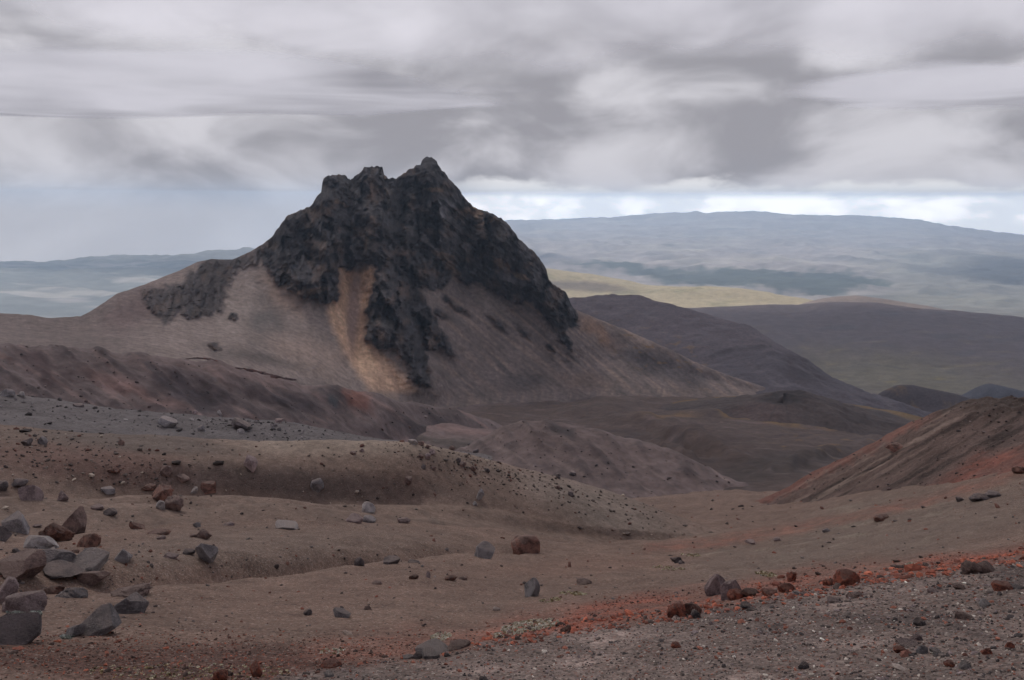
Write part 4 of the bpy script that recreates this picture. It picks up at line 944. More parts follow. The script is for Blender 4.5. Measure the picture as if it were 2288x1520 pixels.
GL = 'boulders of the left foreground cluster'
GF = 'boulders lying on the near ash folds'
GM = 'stones on the sandy ridge'
GN = 'stones on the grey ridge'
GC = 'red scoria blocks along the gravel rim'
GG = 'larger stones in the foreground gravel'
ROCKS = [
 # left cluster
 (26,74,1154,1196,'grey','slab','tilted grey slab leaning at the back left of the boulder cluster',GL,-28),
 (92,161,1163,1214,'rust','crumbly','crumbly red brown block behind the flat pale grey boulder',GL,0),
 (141,191,1140,1198,'brown','wedge','pointed brown grey boulder standing tallest at the back of the cluster',GL,0),
 (60,122,1192,1229,'pale','angular','broad flat topped pale grey boulder in front of red brown block',GL,6),
 (177,223,1193,1226,'rust','crumbly','rough rusty brown boulder right of the pale flat topped one',GL,0),
 (292,322,1163,1184,'rust','wedge','small reddish pyramid shaped stone on the fold crest',GL,0),
 (234,260,1137,1155,'dark','rounded','dark rounded stone with a pale stone at its left',GL,0),
 (206,230,1129,1141,'mauve','slab','small flat mauve stone left of the dark rounded stone',GL,0),
 (78,159,1229,1269,'grey','angular','dark faceted grey boulder with a shaded hollow under it',GL,4),
 (150,238,1236,1288,'pale','wedge','pale ridged boulder with a sharp peak in the cluster middle',GL,0),
 (104,186,1268,1304,'dark','wedge','dark wedge shaped block below the pale peaked boulder',GL,0),
 (180,244,1280,1317,'brown','angular','squarish brown block with a reddish foot at the cluster right',GL,0),
 (191,222,1228,1258,'grey','angular','grey block half hidden behind the pale peaked boulder',GL,0),
 (251,292,1230,1260,'grey','angular','lone flat topped grey stone right of the cluster',GL,8),
 (8,95,1250,1308,'brown','angular','large purplish brown boulder at the left of the cluster',GL,0),
 (-12,38,1302,1354,'mauve','wedge','pale tan boulder cut by the left picture edge',GL,0),
 (18,96,1323,1374,'mauve','rounded','rounded mauve grey boulder with a grey cushion plant below it',GL,0),
 (-62,77,1374,1449,'dark','angular','biggest dark boulder at the lower left picture edge',GL,0),
 (176,264,1361,1423,'grey','angular','grey fractured boulder with smooth scooped faces near the lower left',GL,0),
 (154,196,1398,1425,'grey','wedge','small triangular grey slab leaning on the fractured boulder',GL,-20),
 (252,319,1332,1374,'grey','slab','flat grey rock with dark overhanging edge above the fractured boulder',GL,22),
 (255,336,1311,1339,'brown','crumbly','lumpy grey brown rock behind the flat overhanging one',GL,0),
 (92,140,1306,1330,'rust','crumbly','low reddish rubble block under the dark wedge block',GL,0),
 (128,190,1308,1338,'grey','crumbly','knobbly grey rubble block beside the reddish one',GL,0),
 (-8,24,1178,1212,'dark','angular','dark boulder at the left picture edge beside the tilted slab',GL,0),
 (75,92,1172,1180,'mauve','rounded','small mauve stone right of the tilted slab',GL,0),
 (30,46,1226,1242,'dark','wedge','tiny dark splinter upright left of the faceted boulder',GL,0),
 (160,176,1228,1236,'rust','crumbly','tiny rusty stone on the crest of the faceted boulder',GL,0),
 # near folds
 (434,480,1219,1262,'grey','angular','grey white topped boulder standing alone on the second fold',GF,10),
 (410,436,1226,1241,'dark','rounded','dark stone touching the left of the white topped boulder',GF,0),
 (366,398,1235,1249,'mauve','slab','thin arched pale slab left of the white topped boulder',GF,0),
 (442,473,1181,1207,'brown','crumbly','dark brown clump with a smaller one at its left',GF,0),
 (424,446,1190,1202,'brown','crumbly','small dark clump left of the brown one',GF,0),
 (617,665,1166,1184,'pale','slab','flat pale oblong slab lying on the fold crest',GF,4),
 (499,523,1166,1176,'mauve','rounded','pinkish flat stone on the fold crest',GF,0),
 (432,448,1167,1180,'grey','wedge','small grey wedge on the fold crest',GF,0),
 (341,387,1088,1124,'rust','crumbly','large rusty pink boulder in the saddle of the folds',GF,0),
 (366,409,1109,1144,'brown','crumbly','brown grainy boulder joined to the rusty pink one',GF,0),
 (350,368,1119,1140,'pale','angular','small whitish block in front of the rusty pink boulder',GF,0),
 (319,348,1086,1101,'rust','crumbly','low rusty stone behind the rusty pink boulder',GF,0),
 (441,486,1081,1106,'rust','slab','layered red brown boulder on the upper fold',GF,0),
 (424,442,1093,1106,'pale','wedge','small pale stone left of the layered red brown boulder',GF,0),
 (332,379,1182,1196,'rust','crumbly','flat orange brown clump on the fold crest',GF,0),
 (351,370,1196,1206,'mauve','rounded','pale pink oval stone below the orange brown clump',GF,0),
 (1058,1106,1210,1251,'grey','angular','big grey faceted boulder near the picture centre',GF,0),
 (1142,1207,1190,1240,'rust','rounded','big rounded red brown boulder right of the grey faceted one',GF,0),
 (792,814,1244,1266,'dark','rounded','dark round stone at the left end of the fold line row',GF,0),
 (857,894,1244,1262,'dark','slab','dark humped slab in the fold line row',GF,0),
 (912,938,1249,1258,'dark','slab','thin dark sliver of rock right of the humped slab',GF,0),
 (1172,1206,1290,1336,'grey','wedge','upright pointed blue grey rock standing below the big boulders',GF,0),
 (744,781,1361,1382,'grey','slab','flat grey slab lying alone in the lower middle',GF,6),
 (679,697,1362,1376,'dark','rounded','dark round stone left of the lone flat grey slab',GF,0),
 (831,853,1297,1307,'brown','rounded','small brown stone above the lone flat grey slab',GF,0),
 (812,830,1352,1364,'brown','crumbly','dark brown clod right of the lone flat grey slab',GF,0),
 (952,962,1278,1292,'mauve','wedge','tiny upright mauve stone on the front fold',GF,0),
 (994,1022,1284,1299,'rust','crumbly','rusty clod pair, left piece, on the front fold',GF,0),
 (1023,1044,1287,1297,'brown','crumbly','brown clod pair, right piece, on the front fold',GF,0),
 (914,936,1283,1295,'rust','crumbly','low rusty clod left of the clod pair',GF,0),
 (1288,1322,1291,1308,'brown','crumbly','dark clod right of the upright blue grey rock',GF,0),
 (1497,1525,1240,1260,'dark','angular','lone black rock on the ash flat right of centre',GF,0),
 (1516,1530,1252,1261,'dark','rounded','small black stone at the foot of the lone black rock',GF,0),
 # sandy ridge
 (360,385,1049,1072,'brown','rounded','round brown boulder on the left of the sandy ridge',GM,0),
 (393,423,1066,1085,'brown','crumbly','low brown boulder right of the round brown one',GM,0),
 (539,569,1035,1059,'mauve','slab','pale tilted slab alone on the sandy ridge face',GM,30),
 (242,267,1048,1064,'rust','crumbly','reddish knobbly stone on the left ridge face',GM,0),
 (-4,17,1081,1101,'dark','rounded','dark blue grey stone at the left picture edge',GM,0),
 (28,60,1075,1094,'dark','rounded','smooth dark blue grey boulder near the left edge',GM,0),
 (49,93,1089,1123,'mauve','wedge','pale angular boulder below the smooth dark one',GM,0),
 (125,148,1098,1122,'mauve','angular','small tilted mauve rock right of the pale angular boulder',GM,20),
 (225,255,1092,1106,'grey','slab','low pale grey stone behind the rusty pink boulder',GM,0),
 (689,718,1078,1107,'grey','rounded','egg shaped grey boulder on the sandy slope',GM,18),
 (809,839,1119,1148,'pale','rounded','pale grey lumpy boulder at the foot of the sandy slope',GM,0),
 (773,812,1147,1170,'mauve','rounded','rounded pinkish boulder below the pale lumpy one',GM,0),
 (811,840,1150,1170,'grey','wedge','grey wedge touching the rounded pinkish boulder',GM,0),
 (888,917,1154,1170,'mauve','crumbly','low mauve stone right of the grey wedge',GM,0),
 (902,921,1071,1090,'brown','rounded','round brown stone in the middle of the sandy slope',GM,0),
 (1058,1076,1099,1120,'grey','slab','leaning grey stone on the sandy slope right of centre',GM,35),
 (1056,1066,1121,1131,'pale','rounded','small pale pebble below the leaning grey stone',GM,0),
 (912,934,982,995,'pale','angular','largest pale stone on the sandy ridge crest',GM,0),
 (935,948,986,997,'brown','rounded','brown stone just right of the largest crest stone',GM,0),
 (949,962,993,1003,'brown','angular','dark stone third along the sandy crest',GM,0),
 (1003,1017,995,1007,'brown','rounded','dark round stone on the crest right of the pale group',GM,0),
 (959,973,1006,1019,'mauve','angular','upper stone of the pile below the sandy crest',GM,0),
 (948,963,1016,1029,'mauve','rounded','lower pale stone of the pile below the sandy crest',GM,0),
 (933,947,1017,1027,'brown','rounded','left stone of the pile below the sandy crest',GM,0),
 (1056,1070,1002,1013,'dark','rounded','dark lump on the crest before the mauve ridge',GM,0),
 (1018,1030,1024,1034,'dark','rounded','dark pebble below the dark crest stone',GM,0),
 (1026,1042,1034,1047,'brown','angular','brown block on the upper right slope',GM,0),
 (1050,1064,1043,1055,'brown','rounded','grey brown stone down slope from the brown block',GM,0),
 (1082,1095,1046,1057,'dark','rounded','dark stone at the right of the slope scatter',GM,0),
 (941,952,1040,1050,'dark','rounded','dark pebble below the stone pile',GM,0),
 (962,975,1044,1052,'brown','slab','flat brown chip beside the dark pebble',GM,0),
 (1241,1252,1057,1070,'dark','rounded','left of two dark stones near the ridge edge',GM,0),
 (1272,1287,1053,1065,'dark','rounded','right of two dark stones near the ridge edge',GM,0),
 (1242,1252,1085,1095,'brown','rounded','brown pebble below the two dark edge stones',GM,0),
 (1269,1281,1098,1110,'dark','rounded','dark pebble lowest below the ridge edge stones',GM,0),
 (782,796,1010,1018,'brown','slab','flat brown chip on the bright crest',GM,0),
 (803,814,1003,1011,'mauve','rounded','small mauve chip on the bright crest',GM,0),
 # grey ridge
 (352,391,937,957,'grey','slab','dark grey slab pair lying on the grey ridge',GN,20),
 (442,457,950,964,'grey','rounded','round grey stone on the grey ridge',GN,0),
 (514,557,943,963,'dark','slab','long dark tilted rock on the grey ridge',GN,25),
 (531,546,957,969,'pale','angular','pale stone under the long dark rock',GN,0),
 (6,31,869,888,'grey','rounded','rounded grey boulder at the upper left on the ridge crest',GN,0),
 (44,55,876,889,'pale','rounded','small pale stone right of the ridge crest boulder',GN,0),
 (165,186,901,911,'dark','slab','low dark stone below the ridge crest',GN,0),
 (486,497,918,931,'pale','angular','small pale block on the grey ridge skyline',GN,0),
 (431,442,917,927,'mauve','rounded','small mauve stone on the grey ridge skyline',GN,0),
 (615,635,934,945,'mauve','slab','flat stone at the right end of the grey ridge crest',GN,0),
 (87,105,977,995,'grey','angular','grey stone stack at the left of the ridge foot',GN,0),
 (50,72,981,998,'dark','angular','dark stone left of the grey stone stack',GN,0),
 (265,278,983,996,'brown','rounded','brown stone at the ridge foot',GN,0),
 # gravel rim
 (1491,1536,1341,1382,'red','crumbly','red crumbly block with a dark left face at the rim end',GC,0),
 (1530,1566,1345,1378,'rust','crumbly','rusty knob right of the dark faced red block',GC,0),
 (1559,1604,1290,1336,'mauve','slab','purple slab, the left of two leaning slabs on the rim',GC,40),
 (1588,1642,1292,1346,'mauve','wedge','pinkish slab, the right of two leaning slabs on the rim',GC,30),
 (1625,1660,1314,1342,'red','crumbly','red clod right beside the leaning slabs',GC,0),
 (1655,1696,1312,1336,'rust','crumbly','brownish clod second right of the leaning slabs',GC,0),
 (1757,1779,1277,1302,'red','crumbly','red knob standing alone on the rim',GC,0),
 (1738,1773,1302,1326,'red','crumbly','red ledge just below the standing knob',GC,0),
 (1700,1736,1316,1334,'red','crumbly','low red clod between the slabs and the knob',GC,0),
 (1864,1917,1273,1312,'red','crumbly','largest red scoria boulder on the rim',GC,0),
 (1838,1868,1290,1310,'red','crumbly','red clod left of the largest scoria boulder',GC,0),
 (2150,2190,1254,1285,'brown','crumbly','dark brown boulder at the right end of the rim',GC,0),
 (2184,2221,1256,1282,'brown','rounded','brown boulder behind the dark one at the rim end',GC,0),
 (1252,1279,1395,1415,'rust','crumbly','rusty mound by the bare red trough',GC,0),
 (1000,1052,1430,1453,'brown','crumbly','brown mossy mound beside the broken pale slab',GC,0),
 (1543,1564,1362,1384,'dark','rounded','dark olive knob in front of the red block',GC,0),
 (1655,1682,1346,1362,'dark','rounded','dark stone in the gravel below the leaning slabs',GC,0),
 (1668,1692,1355,1366,'dark','slab','flat dark stone right of that below the slabs',GC,0),
 # foreground gravel
 (930,1007,1437,1466,'pale','slab','broken pale slab, the large upper piece, at bottom centre',GG,0),
 (945,985,1450,1472,'pale','slab','broken pale slab, the lower front piece, at bottom centre',GG,0),
 (900,924,1463,1474,'pale','slab','thin pale flake left of the broken slab',GG,0),
 (922,944,1457,1474,'dark','rounded','dark stone wedged against the broken pale slab',GG,0),
 (715,762,1476,1494,'red','crumbly','jagged red clod near the bottom left of centre',GG,0),
 (560,585,1480,1516,'red','crumbly','upright red clod at the bottom edge',GG,0),
 (478,508,1497,1524,'red','crumbly','pinkish red clod touching the bottom edge',GG,0),
 (726,746,1500,1514,'pale','slab','small pale stone under the jagged red clod',GG,0),
 (2219,2258,1299,1322,'red','rounded','red brown stone at the right under the rim boulders',GG,0),
 (2256,2282,1304,1318,'grey','rounded','blue grey stone right of the red brown one',GG,0),
 (2042,2065,1382,1400,'dark','rounded','smooth dark grey cobble in the right gravel',GG,0),
 (2003,2046,1433,1448,'mauve','slab','pinkish flat slab of the stone group at lower right',GG,0),
 (2029,2059,1414,1432,'mauve','angular','mauve block behind the pinkish flat slab',GG,0),
 (2044,2066,1442,1462,'grey','rounded','olive grey rounded stone right of the pinkish slab',GG,20),
 (1997,2022,1445,1460,'red','crumbly','red stone under the pinkish flat slab',GG,0),
 (2078,2102,1450,1462,'pale','rounded','pale grey oval stone right of the stone group',GG,0),
 (1784,1806,1479,1497,'dark','rounded','dark cobble near the bottom edge',GG,0),
 (1500,1521,1435,1449,'red','rounded','pink red stone in the left part of the gravel',GG,0),
 (2184,2204,1345,1359,'pale','slab','pale tilted flake in the right gravel',GG,30),
 (2139,2162,1478,1497,'pale','rounded','pale stone at lower right beside an orange one',GG,25),
 (2110,2131,1478,1492,'red','rounded','orange red stone at lower right beside a pale one',GG,0),
 (2136,2166,1368,1386,'brown','crumbly','dark mossy lump in the right gravel',GG,0),
 (2247,2264,1436,1453,'red','rounded','red stone near the right edge of the gravel',GG,0),
 (2194,2214,1449,1464,'red','angular','rust red stone between the pale stones and right edge',GG,0),
 (2130,2154,1304,1318,'brown','rounded','brown stone left of the red brown one',GG,0),
 (2074,2100,1314,1325,'mauve','slab','mauve flat stone in the upper gravel',GG,0),
 (1850,1880,1335,1348,'mauve','slab','pinkish chip in the middle of the gravel',GG,0),
 (1892,1926,1322,1338,'brown','rounded','faint brown mound in the middle gravel',GG,0),
 (1770,1790,1318,1330,'pale','angular','pale chip just below the red ledge',GG,0),
 (1788,1806,1322,1332,'mauve','rounded','mauve pebble right of the pale chip',GG,0),
 # right slope
 (2168,2205,1102,1122,'dark','crumbly','black lava clump, left piece, on the right ash slope','dark lava on the right slope',0),
 (2200,2233,1097,1114,'dark','crumbly','black lava clump, right piece, on the right ash slope','dark lava on the right slope',0),
 (2136,2152,1111,1122,'dark','crumbly','small black stone left of the lava clump','dark lava on the right slope',0),
 (1953,1974,1152,1167,'rust','rounded','reddish boulder on the long slope edge','stones along the slope edge',0),
 (1968,1984,1149,1160,'rust','rounded','smaller reddish boulder behind on the slope edge','stones along the slope edge',0),
 (1838,1855,1179,1190,'grey','angular','grey stone on the slope edge left of the reddish boulder','stones along the slope edge',0),
 (1664,1688,1207,1217,'mauve','slab','pinkish low stone at the lower end of the slope edge','stones along the slope edge',0),
 (1728,1744,1200,1210,'mauve','rounded','small mauve stone on the lower slope edge','stones along the slope edge',0),
 (2262,2290,1042,1060,'rust','crumbly','rusty outcrop at the right picture edge','stones along the slope edge',0),
 (1980,2020,990,1012,'rust','crumbly','red crag on the skyline of the red slope','stones along the slope edge',0),
]
seen_labels = set()
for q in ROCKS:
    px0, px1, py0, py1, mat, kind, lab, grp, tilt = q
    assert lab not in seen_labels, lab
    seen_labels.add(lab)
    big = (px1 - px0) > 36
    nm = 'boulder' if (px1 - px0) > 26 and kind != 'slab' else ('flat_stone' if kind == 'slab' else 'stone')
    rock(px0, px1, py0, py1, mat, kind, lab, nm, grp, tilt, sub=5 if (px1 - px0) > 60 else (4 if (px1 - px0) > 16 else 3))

# lava ledge at the foot of the scree
def ledge(pts, thick, label):
    pp = np.array(pts, float); t = np.linspace(0, 1, 90)
    px = np.interp(t, np.linspace(0, 1, len(pp)), pp[:, 0]); py = np.interp(t, np.linspace(0, 1, len(pp)), pp[:, 1])
    W = []
    for a, b in zip(px, py):
        l, n = hit(a, b)
        W.append(l if l is not None else W[-1])
    W = np.array(W); dist = np.linalg.norm(W, axis=1)
    W = np.stack([smooth1(W[:, i], 3) for i in range(3)], 1)
    k = 14; ang = np.linspace(0, 2 * math.pi, k, endpoint=False)
    taper = np.sin(np.linspace(.12, math.pi - .12, len(t))) ** .6
    rad = thick * dist / FPX * taper
    V = W[:, None, :] + np.stack([np.zeros((len(t), k)), -np.cos(ang)[None] * rad[:, None] * 1.5, np.sin(ang)[None] * rad[:, None] * .8], -1)
    nz = fbm(V[..., 0] / 3, V[..., 1] / 3 + V[..., 2] / 2, 0, 4, 301)
    V += np.stack([0 * nz, -nz * rad[:, None] * .7, nz * rad[:, None] * .8], -1)
    V = np.concatenate([V, V[:, :1]], 1)
    Cc = np.empty(V.shape); Cc[:] = alb(60, 46, 45)
    Cc = lerp(Cc, alb(84, 58, 52), sstep(0, .3, np.concatenate([nz, nz[:, :1]], 1)))
    o = grid_mesh('lava_ledge', V, Cc, MT_HILL)
    return tag(o, label, 'rock ledge')
ledge([(524, 822), (560, 830), (600, 840), (635, 848), (664, 850)], 6.5, 'long dark lava ledge lying at the foot of the scree')
ledge([(408, 803), (440, 801), (470, 803), (488, 808)], 3.0, 'short thin dark ledge left of the long lava ledge')

# ------------------------------------------------------------------ 14. scattered stones too small to pick apart
PEB = []
for k in range(10):
    g = np.random.default_rng(900 + k)
    V, F = ico(1); V = V.copy()
    for _ in range(7):
        n = g.normal(size=3); n /= np.linalg.norm(n); t_ = V @ n - g.uniform(.5, .85); V -= np.where(t_ > 0, t_, 0)[:, None] * n
    V *= np.array([1, g.uniform(.7, 1), g.uniform(.45, .8)])
    PEB.append((V, F))
V0, F0 = ico(1)
def pebbles(name, pos, size, cols, label, cat, seed, flat=True):
    g = np.random.default_rng(seed)
    VV, FF, CC = [], [], []
    n = len(pos); which = g.integers(0, len(PEB), n); base = 0
    for k in range(len(PEB)):
        ii = np.where(which == k)[0]
        if not len(ii): continue
        V, F = PEB[k]
        a = g.uniform(0, 6.28, len(ii)); c, s_ = np.cos(a), np.sin(a)
        b = g.normal(0, .25, len(ii))
        sx = size[ii] * g.uniform(.8, 1.3, len(ii)); sy = size[ii] * g.uniform(.7, 1.1, len(ii)); sz = size[ii] * g.uniform(.6, 1.1, len(ii))
        X = V[None, :, 0] * sx[:, None]; Y = V[None, :, 1] * sy[:, None]; Z = V[None, :, 2] * sz[:, None] + X * b[:, None]
        W = np.stack([X * c[:, None] - Y * s_[:, None], X * s_[:, None] + Y * c[:, None], Z], -1) + pos[ii][:, None, :]
        W[..., 2] += (size[ii] * .18)[:, None]
        VV.append(W.reshape(-1, 3)); m_ = len(V)
        FF.append((F[None] + (np.arange(len(ii)) * m_)[:, None, None] + base).reshape(-1, 3)); base += len(ii) * m_
        CC.append(np.repeat(cols[ii], m_, 0))
    o = raw_mesh(name, np.concatenate(VV), np.concatenate(FF), np.concatenate(CC), MT_PEB, smooth=False)
    return stuff(o, label, cat)
MT_PEB, nt, b = principled('pebble')
a_ = N(nt, 'ShaderNodeVertexColor'); a_.layer_name = 'Col'
tc = N(nt, 'ShaderNodeTexCoord'); n1 = N(nt, 'ShaderNodeTexNoise'); n1.inputs['Scale'].default_value = 60; n1.inputs['Detail'].default_value = 4
nt.links.new(tc.outputs['Object'], n1.inputs['Vector'])
f = maprange(nt, n1.outputs[0], .3, .7, .75, 1.25); cm = N(nt, 'ShaderNodeCombineXYZ')
for i in range(3): nt.links.new(f, cm.inputs[i])
nt.links.new(mixc(nt, 1.0, a_.outputs[0], cm.outputs[0], 'MULTIPLY'), b.inputs['Base Color'])

def sample(S, n, weight, seed):
    """n random points on a sheet; weight per vertex (per pixel area)"""
    g = np.random.default_rng(seed)
    w = weight[:-1, :-1] * np.abs((S.PX[:-1, 1:] - S.PX[:-1, :-1]) * (S.PY[1:, :-1] - S.PY[:-1, :-1]))
    vis = (S.PY[1:, :-1] < S.PY[:-1, :-1])
    w = (w * vis).ravel(); w = w / w.sum()
    idx = g.choice(w.size, n, p=w); nc = S.PX.shape[1] - 1
    i, j = idx // nc, idx % nc
    u, v = g.random(n)[:, None], g.random(n)[:, None]
    P = S.P
    Q = (P[i, j] * (1 - u) + P[i, j + 1] * u) * (1 - v) + (P[i + 1, j] * (1 - u) + P[i + 1, j + 1] * u) * v
    return Q, S.C[i, j], S.R[i, j]
def pick(n, pal, probs, seed):
    g = np.random.default_rng(seed)
    c = np.array([alb(*p) for p in pal])[g.choice(len(pal), n, p=np.array(probs) / sum(probs))]
    return c * g.uniform(.75, 1.25, (n, 1))
inframe = (S1.PX > -300) & (S1.PX < PW + 500) & (S1.PY < 1640)
PALG = [(56,51,50),(88,79,74),(118,107,100),(156,146,136),(118,77,64),(92,63,55),(106,94,92),(184,175,164)]
PRG = [3.4, 4.4, 3, .75, 1.5, 1.7, 2, .10]
Q, _, RR = sample(S1, 24000, grav * inframe, 401)
sz = .0064 * RR / 6 * np.random.default_rng(402).lognormal(0, .50, len(Q)) * 1.15
pebbles('gravel', Q, sz, pick(len(Q), PALG, PRG, 403), 'grey and rusty gravel covering the foreground at lower right', 'gravel', 404)
cind = np.clip((red - .2) * 1.4 + 1.4 * blob(S1.PX, S1.PY, 500, 1480, 800, 75, 2, .7), 0, 1.4) * (1 - grav) * inframe * (S1.R < 40)
Q, _, RR = sample(S1, 9500, cind, 411)
sz = .0065 * RR / 7 * np.random.default_rng(412).lognormal(0, .5, len(Q))
pebbles('cinders', Q, sz, pick(len(Q), [(104,66,55),(80,57,50),(58,47,43),(124,74,58),(100,88,80)], [3,4,4,1.6,1.2], 413), 'loose rusty cinders strewn through the red trough', 'cinders', 414)
rim = sstep(24, 4, line_d(S1.PX, S1.PY + fbm(S1.PX / 30, S1.PX * 0, 0, 3, 415) * 10, [(1060,1442),(1250,1410),(1500,1376),(1700,1332),(1900,1300),(2150,1268),(2288,1246)])) * inframe
Q, _, RR = sample(S1, 1800, rim, 421)
sz = .017 * RR / 8 * np.random.default_rng(422).lognormal(0, .5, len(Q))
pebbles('rim_rubble', Q, sz, pick(len(Q), [(122,72,58),(98,63,54),(140,82,64),(66,56,52),(106,92,86)], [4,3,2,2,1], 423), 'red scoria rubble along the edge of the gravel', 'rubble', 424)
Q, _, RR = sample(S1, 1500, inframe * (1 - grav) * (S1.R > 9) * (S1.R < 130) * (1 + 3 * blob(S1.PX, S1.PY, 60, 1260, 300, 120)), 431)
sz = .0016 * RR * np.random.default_rng(432).lognormal(0, .45, len(Q))
pebbles('loose_stones', Q, sz, pick(len(Q), [(60,52,50),(88,62,54),(78,72,70),(110,100,94),(104,64,54)], [4,3,3,1,2], 433), 'small loose stones dotted over the near ash folds', 'loose stones', 434)
w2 = .25 + 3 * blob(S2.PX, S2.PY, 1080, 1035, 260, 55, 18, .8) + 1.2 * blob(S2.PX, S2.PY, 150, 1010, 260, 70, 6, .8) + 1.0 * blob(S2.PX, S2.PY, 1400, 1120, 200, 60, 20, .8)
Q, _, RR = sample(S2, 1700, w2 * (S2.PX > -100), 441)
sz = .0012 * RR * np.random.default_rng(442).lognormal(0, .5, len(Q))
pebbles('ridge_stones', Q, sz, pick(len(Q), [(56,50,48),(74,66,62),(108,98,90),(84,60,54),(140,128,116)], [5,4,1.6,2,.6], 443), 'small stones peppered over the sandy ridge', 'loose stones', 444)
S3.C = np.zeros(S3.P.shape)
Q, _, RR = sample(S3, 900, (S3.PX > -100) * (.5 + blob(S3.PX, S3.PY, 560, 950, 220, 30, 6, .8) * 2), 451)
sz = .0012 * RR * np.random.default_rng(452).lognormal(0, .5, len(Q))
pebbles('grey_ridge_stones', Q, sz, pick(len(Q), [(58,54,54),(84,78,78),(112,106,104)], [4,3,1.5], 453), 'small grey stones peppered over the grey ridge', 'loose stones', 454)
for S_, nm, n_, lab, sd_ in ((S4, 'red_slope_stones', 500, 'small stones dotted over the red slope', 461), (S7, 'mauve_ridge_stones', 420, 'dark stones dotted over the mauve ridge', 471), (S5, 'purple_hill_stones', 380, 'dark stones dotted over the purple hill', 481)):
    S_.C = np.zeros(S_.P.shape)
    Q, _, RR = sample(S_, n_, (S_.PX > -100) * (S_.PX < PW + 100) * 1.0, sd_)
    sz = .0010 * RR * np.random.default_rng(sd_ + 1).lognormal(0, .45, len(Q))
    pebbles(nm, Q, sz, pick(len(Q), [(50,44,44),(70,58,56),(96,84,80)], [4,3,1], sd_ + 2), lab, 'loose stones', sd_ + 3)

# ------------------------------------------------------------------ 15. pale cushion plants
MT_PLANT, nt, b = principled('cushion_leaf')
a_ = N(nt, 'ShaderNodeVertexColor'); a_.layer_name = 'Col'
nt.links.new(a_.outputs[0], b.inputs['Base Color'])
def plant_patch(cx, cy, rx, ry, n, leaf, pal, label, seed, ang=-8):
    g = np.random.default_rng(seed); VV, FF, CC = [], [], []; base = 0
    ca, sa = math.cos(math.radians(ang)), math.sin(math.radians(ang))
    for k in range(int(n * 1.6)):
        rad = math.sqrt(g.random()); t = g.uniform(0, 6.283)
        u, v = rad * math.cos(t) * rx, rad * math.sin(t) * ry
        if fbm(np.array([(cx + u) / 16]), np.array([(cy + v) / 5]), 0, 2, seed)[0] < -.12: continue
        l, nn = hit(cx + u * ca - v * sa, cy + u * sa + v * ca)
        if l is None: continue
        s_ = leaf * .62 * np.linalg.norm(l) / FPX * g.uniform(.6, 1.4)
        col = alb(*pal[g.integers(0, len(pal))]) * g.uniform(.7, 1.2)
        m_ = g.integers(5, 8)
        for j in range(m_):
            a = 6.283 * j / m_ + g.uniform(-.3, .3); el = g.uniform(.3, 1.1)
            d = np.array([math.cos(a) * math.cos(el), math.sin(a) * math.cos(el), math.sin(el)]); sd = np.array([-math.sin(a), math.cos(a), 0]) * .35 * s_
            VV += [l - [0, 0, .1 * s_], l + d * s_ * .55 + sd, l + d * s_, l + d * s_ * .55 - sd]
            FF.append([base, base + 1, base + 2, base + 3]); CC += [col] * 4; base += 4
    if not VV: return
    o = raw_mesh('cushion_plant', np.array(VV), np.array(FF), np.array(CC), MT_PLANT, smooth=False)
    o['kind'] = 'stuff'
    tag(o, label, 'plant', 'pale cushion plants')
WHT = [(150,143,128),(134,128,112),(166,160,148),(112,98,74)]
YEL = [(140,130,106),(118,104,78),(152,145,124),(92,80,58)]
GRY = [(112,114,106),(94,96,88),(130,131,124)]
plant_patch(1185, 1399, 66, 13, 420, 6, WHT, 'largest patch of white cushion plants in the red trough', 501)
plant_patch(1130, 1418, 40, 6, 110, 6, WHT, 'thin fringe of white plants below the largest patch', 502)
plant_patch(985, 1424, 22, 9, 130, 6, WHT, 'small patch of white plants above the broken pale slab', 503)
plant_patch(1280, 1327, 30, 4, 90, 5, YEL, 'pale yellow strip of plants right of the pointed rock', 504, 2)
plant_patch(1230, 1342, 26, 4, 70, 5, YEL, 'pale yellow dots of plants below the yellow strip', 505)
plant_patch(52, 1370, 40, 11, 210, 8, GRY, 'grey green cushion plant under the rounded mauve boulder', 506, 8)
plant_patch(150, 1424, 14, 5, 40, 7, GRY, 'tiny grey plant at the foot of the triangular slab', 507, 0)
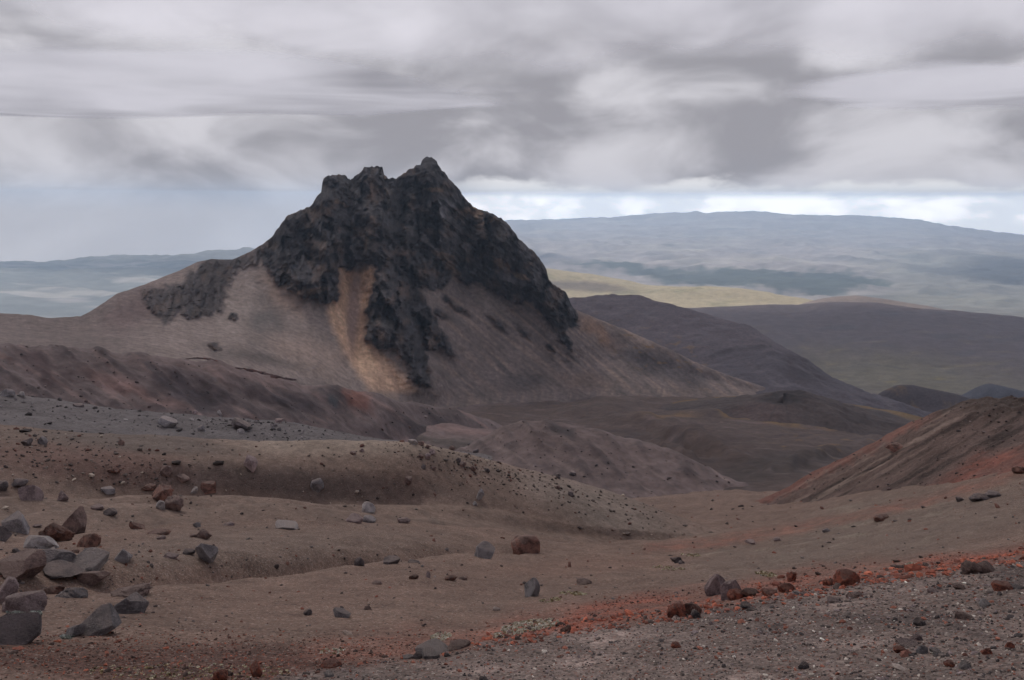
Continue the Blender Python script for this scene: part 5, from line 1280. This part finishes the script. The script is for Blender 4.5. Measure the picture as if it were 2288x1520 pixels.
plant_patch(1545, 1241, 26, 3, 50, 4, YEL, 'pale plants right of the lone black rock', 508, 2)
plant_patch(1490, 1270, 42, 5, 80, 4, YEL, 'pale yellow plants below the lone black rock', 509, 4)
plant_patch(1712, 1284, 26, 5, 90, 5, YEL, 'yellowish plants left of the standing red knob', 510, 8)
plant_patch(2036, 1262, 13, 3, 40, 5, WHT, 'small white plant tuft above the red rim', 511, 0)
plant_patch(420, 1502, 240, 18, 170, 6, YEL, 'straw coloured plants scattered along the bottom left edge', 512, 0)
plant_patch(740, 1456, 40, 6, 30, 6, WHT, 'few white plant dots left of the broken slab', 513, 0)


# ------------------------------------------------------------------ haze: closed box of even thin air
me = bpy.data.meshes.new('haze')
ang = math.radians(-22.4); ca_, sa_ = math.cos(ang), math.sin(ang)
fwd, rgt = Vector((-sa_, ca_, 0)), Vector((ca_, sa_, 0))      # box turned so that its left side closes just behind the left-hand hills
z0, z1 = -1600, 100
corner = lambda u, v, z: tuple(rgt * u + fwd * v + Vector((0, 0, z)))
u0, u1, v0, v1 = -11600, 30000, -7000, 34000
vs = [corner(u0,v0,z0),corner(u1,v0,z0),corner(u1,v1,z0),corner(u0,v1,z0),corner(u0,v0,z1),corner(u1,v0,z1),corner(u1,v1,z1),corner(u0,v1,z1)]
me.from_pydata(vs, [], [(0,3,2,1),(4,5,6,7),(0,1,5,4),(1,2,6,5),(2,3,7,6),(3,0,4,7)]); me.update()
hm = bpy.data.materials.new('haze'); hm.use_nodes = True; nt = hm.node_tree; nt.nodes.clear()
out = N(nt, 'ShaderNodeOutputMaterial'); pv = N(nt, 'ShaderNodeVolumePrincipled')
pv.inputs['Color'].default_value = (.61, .78, 1.0, 1); pv.inputs['Density'].default_value = 4.8e-5; pv.inputs['Anisotropy'].default_value = .25
nt.links.new(pv.outputs[0], out.inputs['Volume'])
me.materials.append(hm)
hz_o = bpy.data.objects.new('haze', me); COL.objects.link(hz_o)
stuff(hz_o, 'thin blue haze filling the air over the far valley', 'haze')
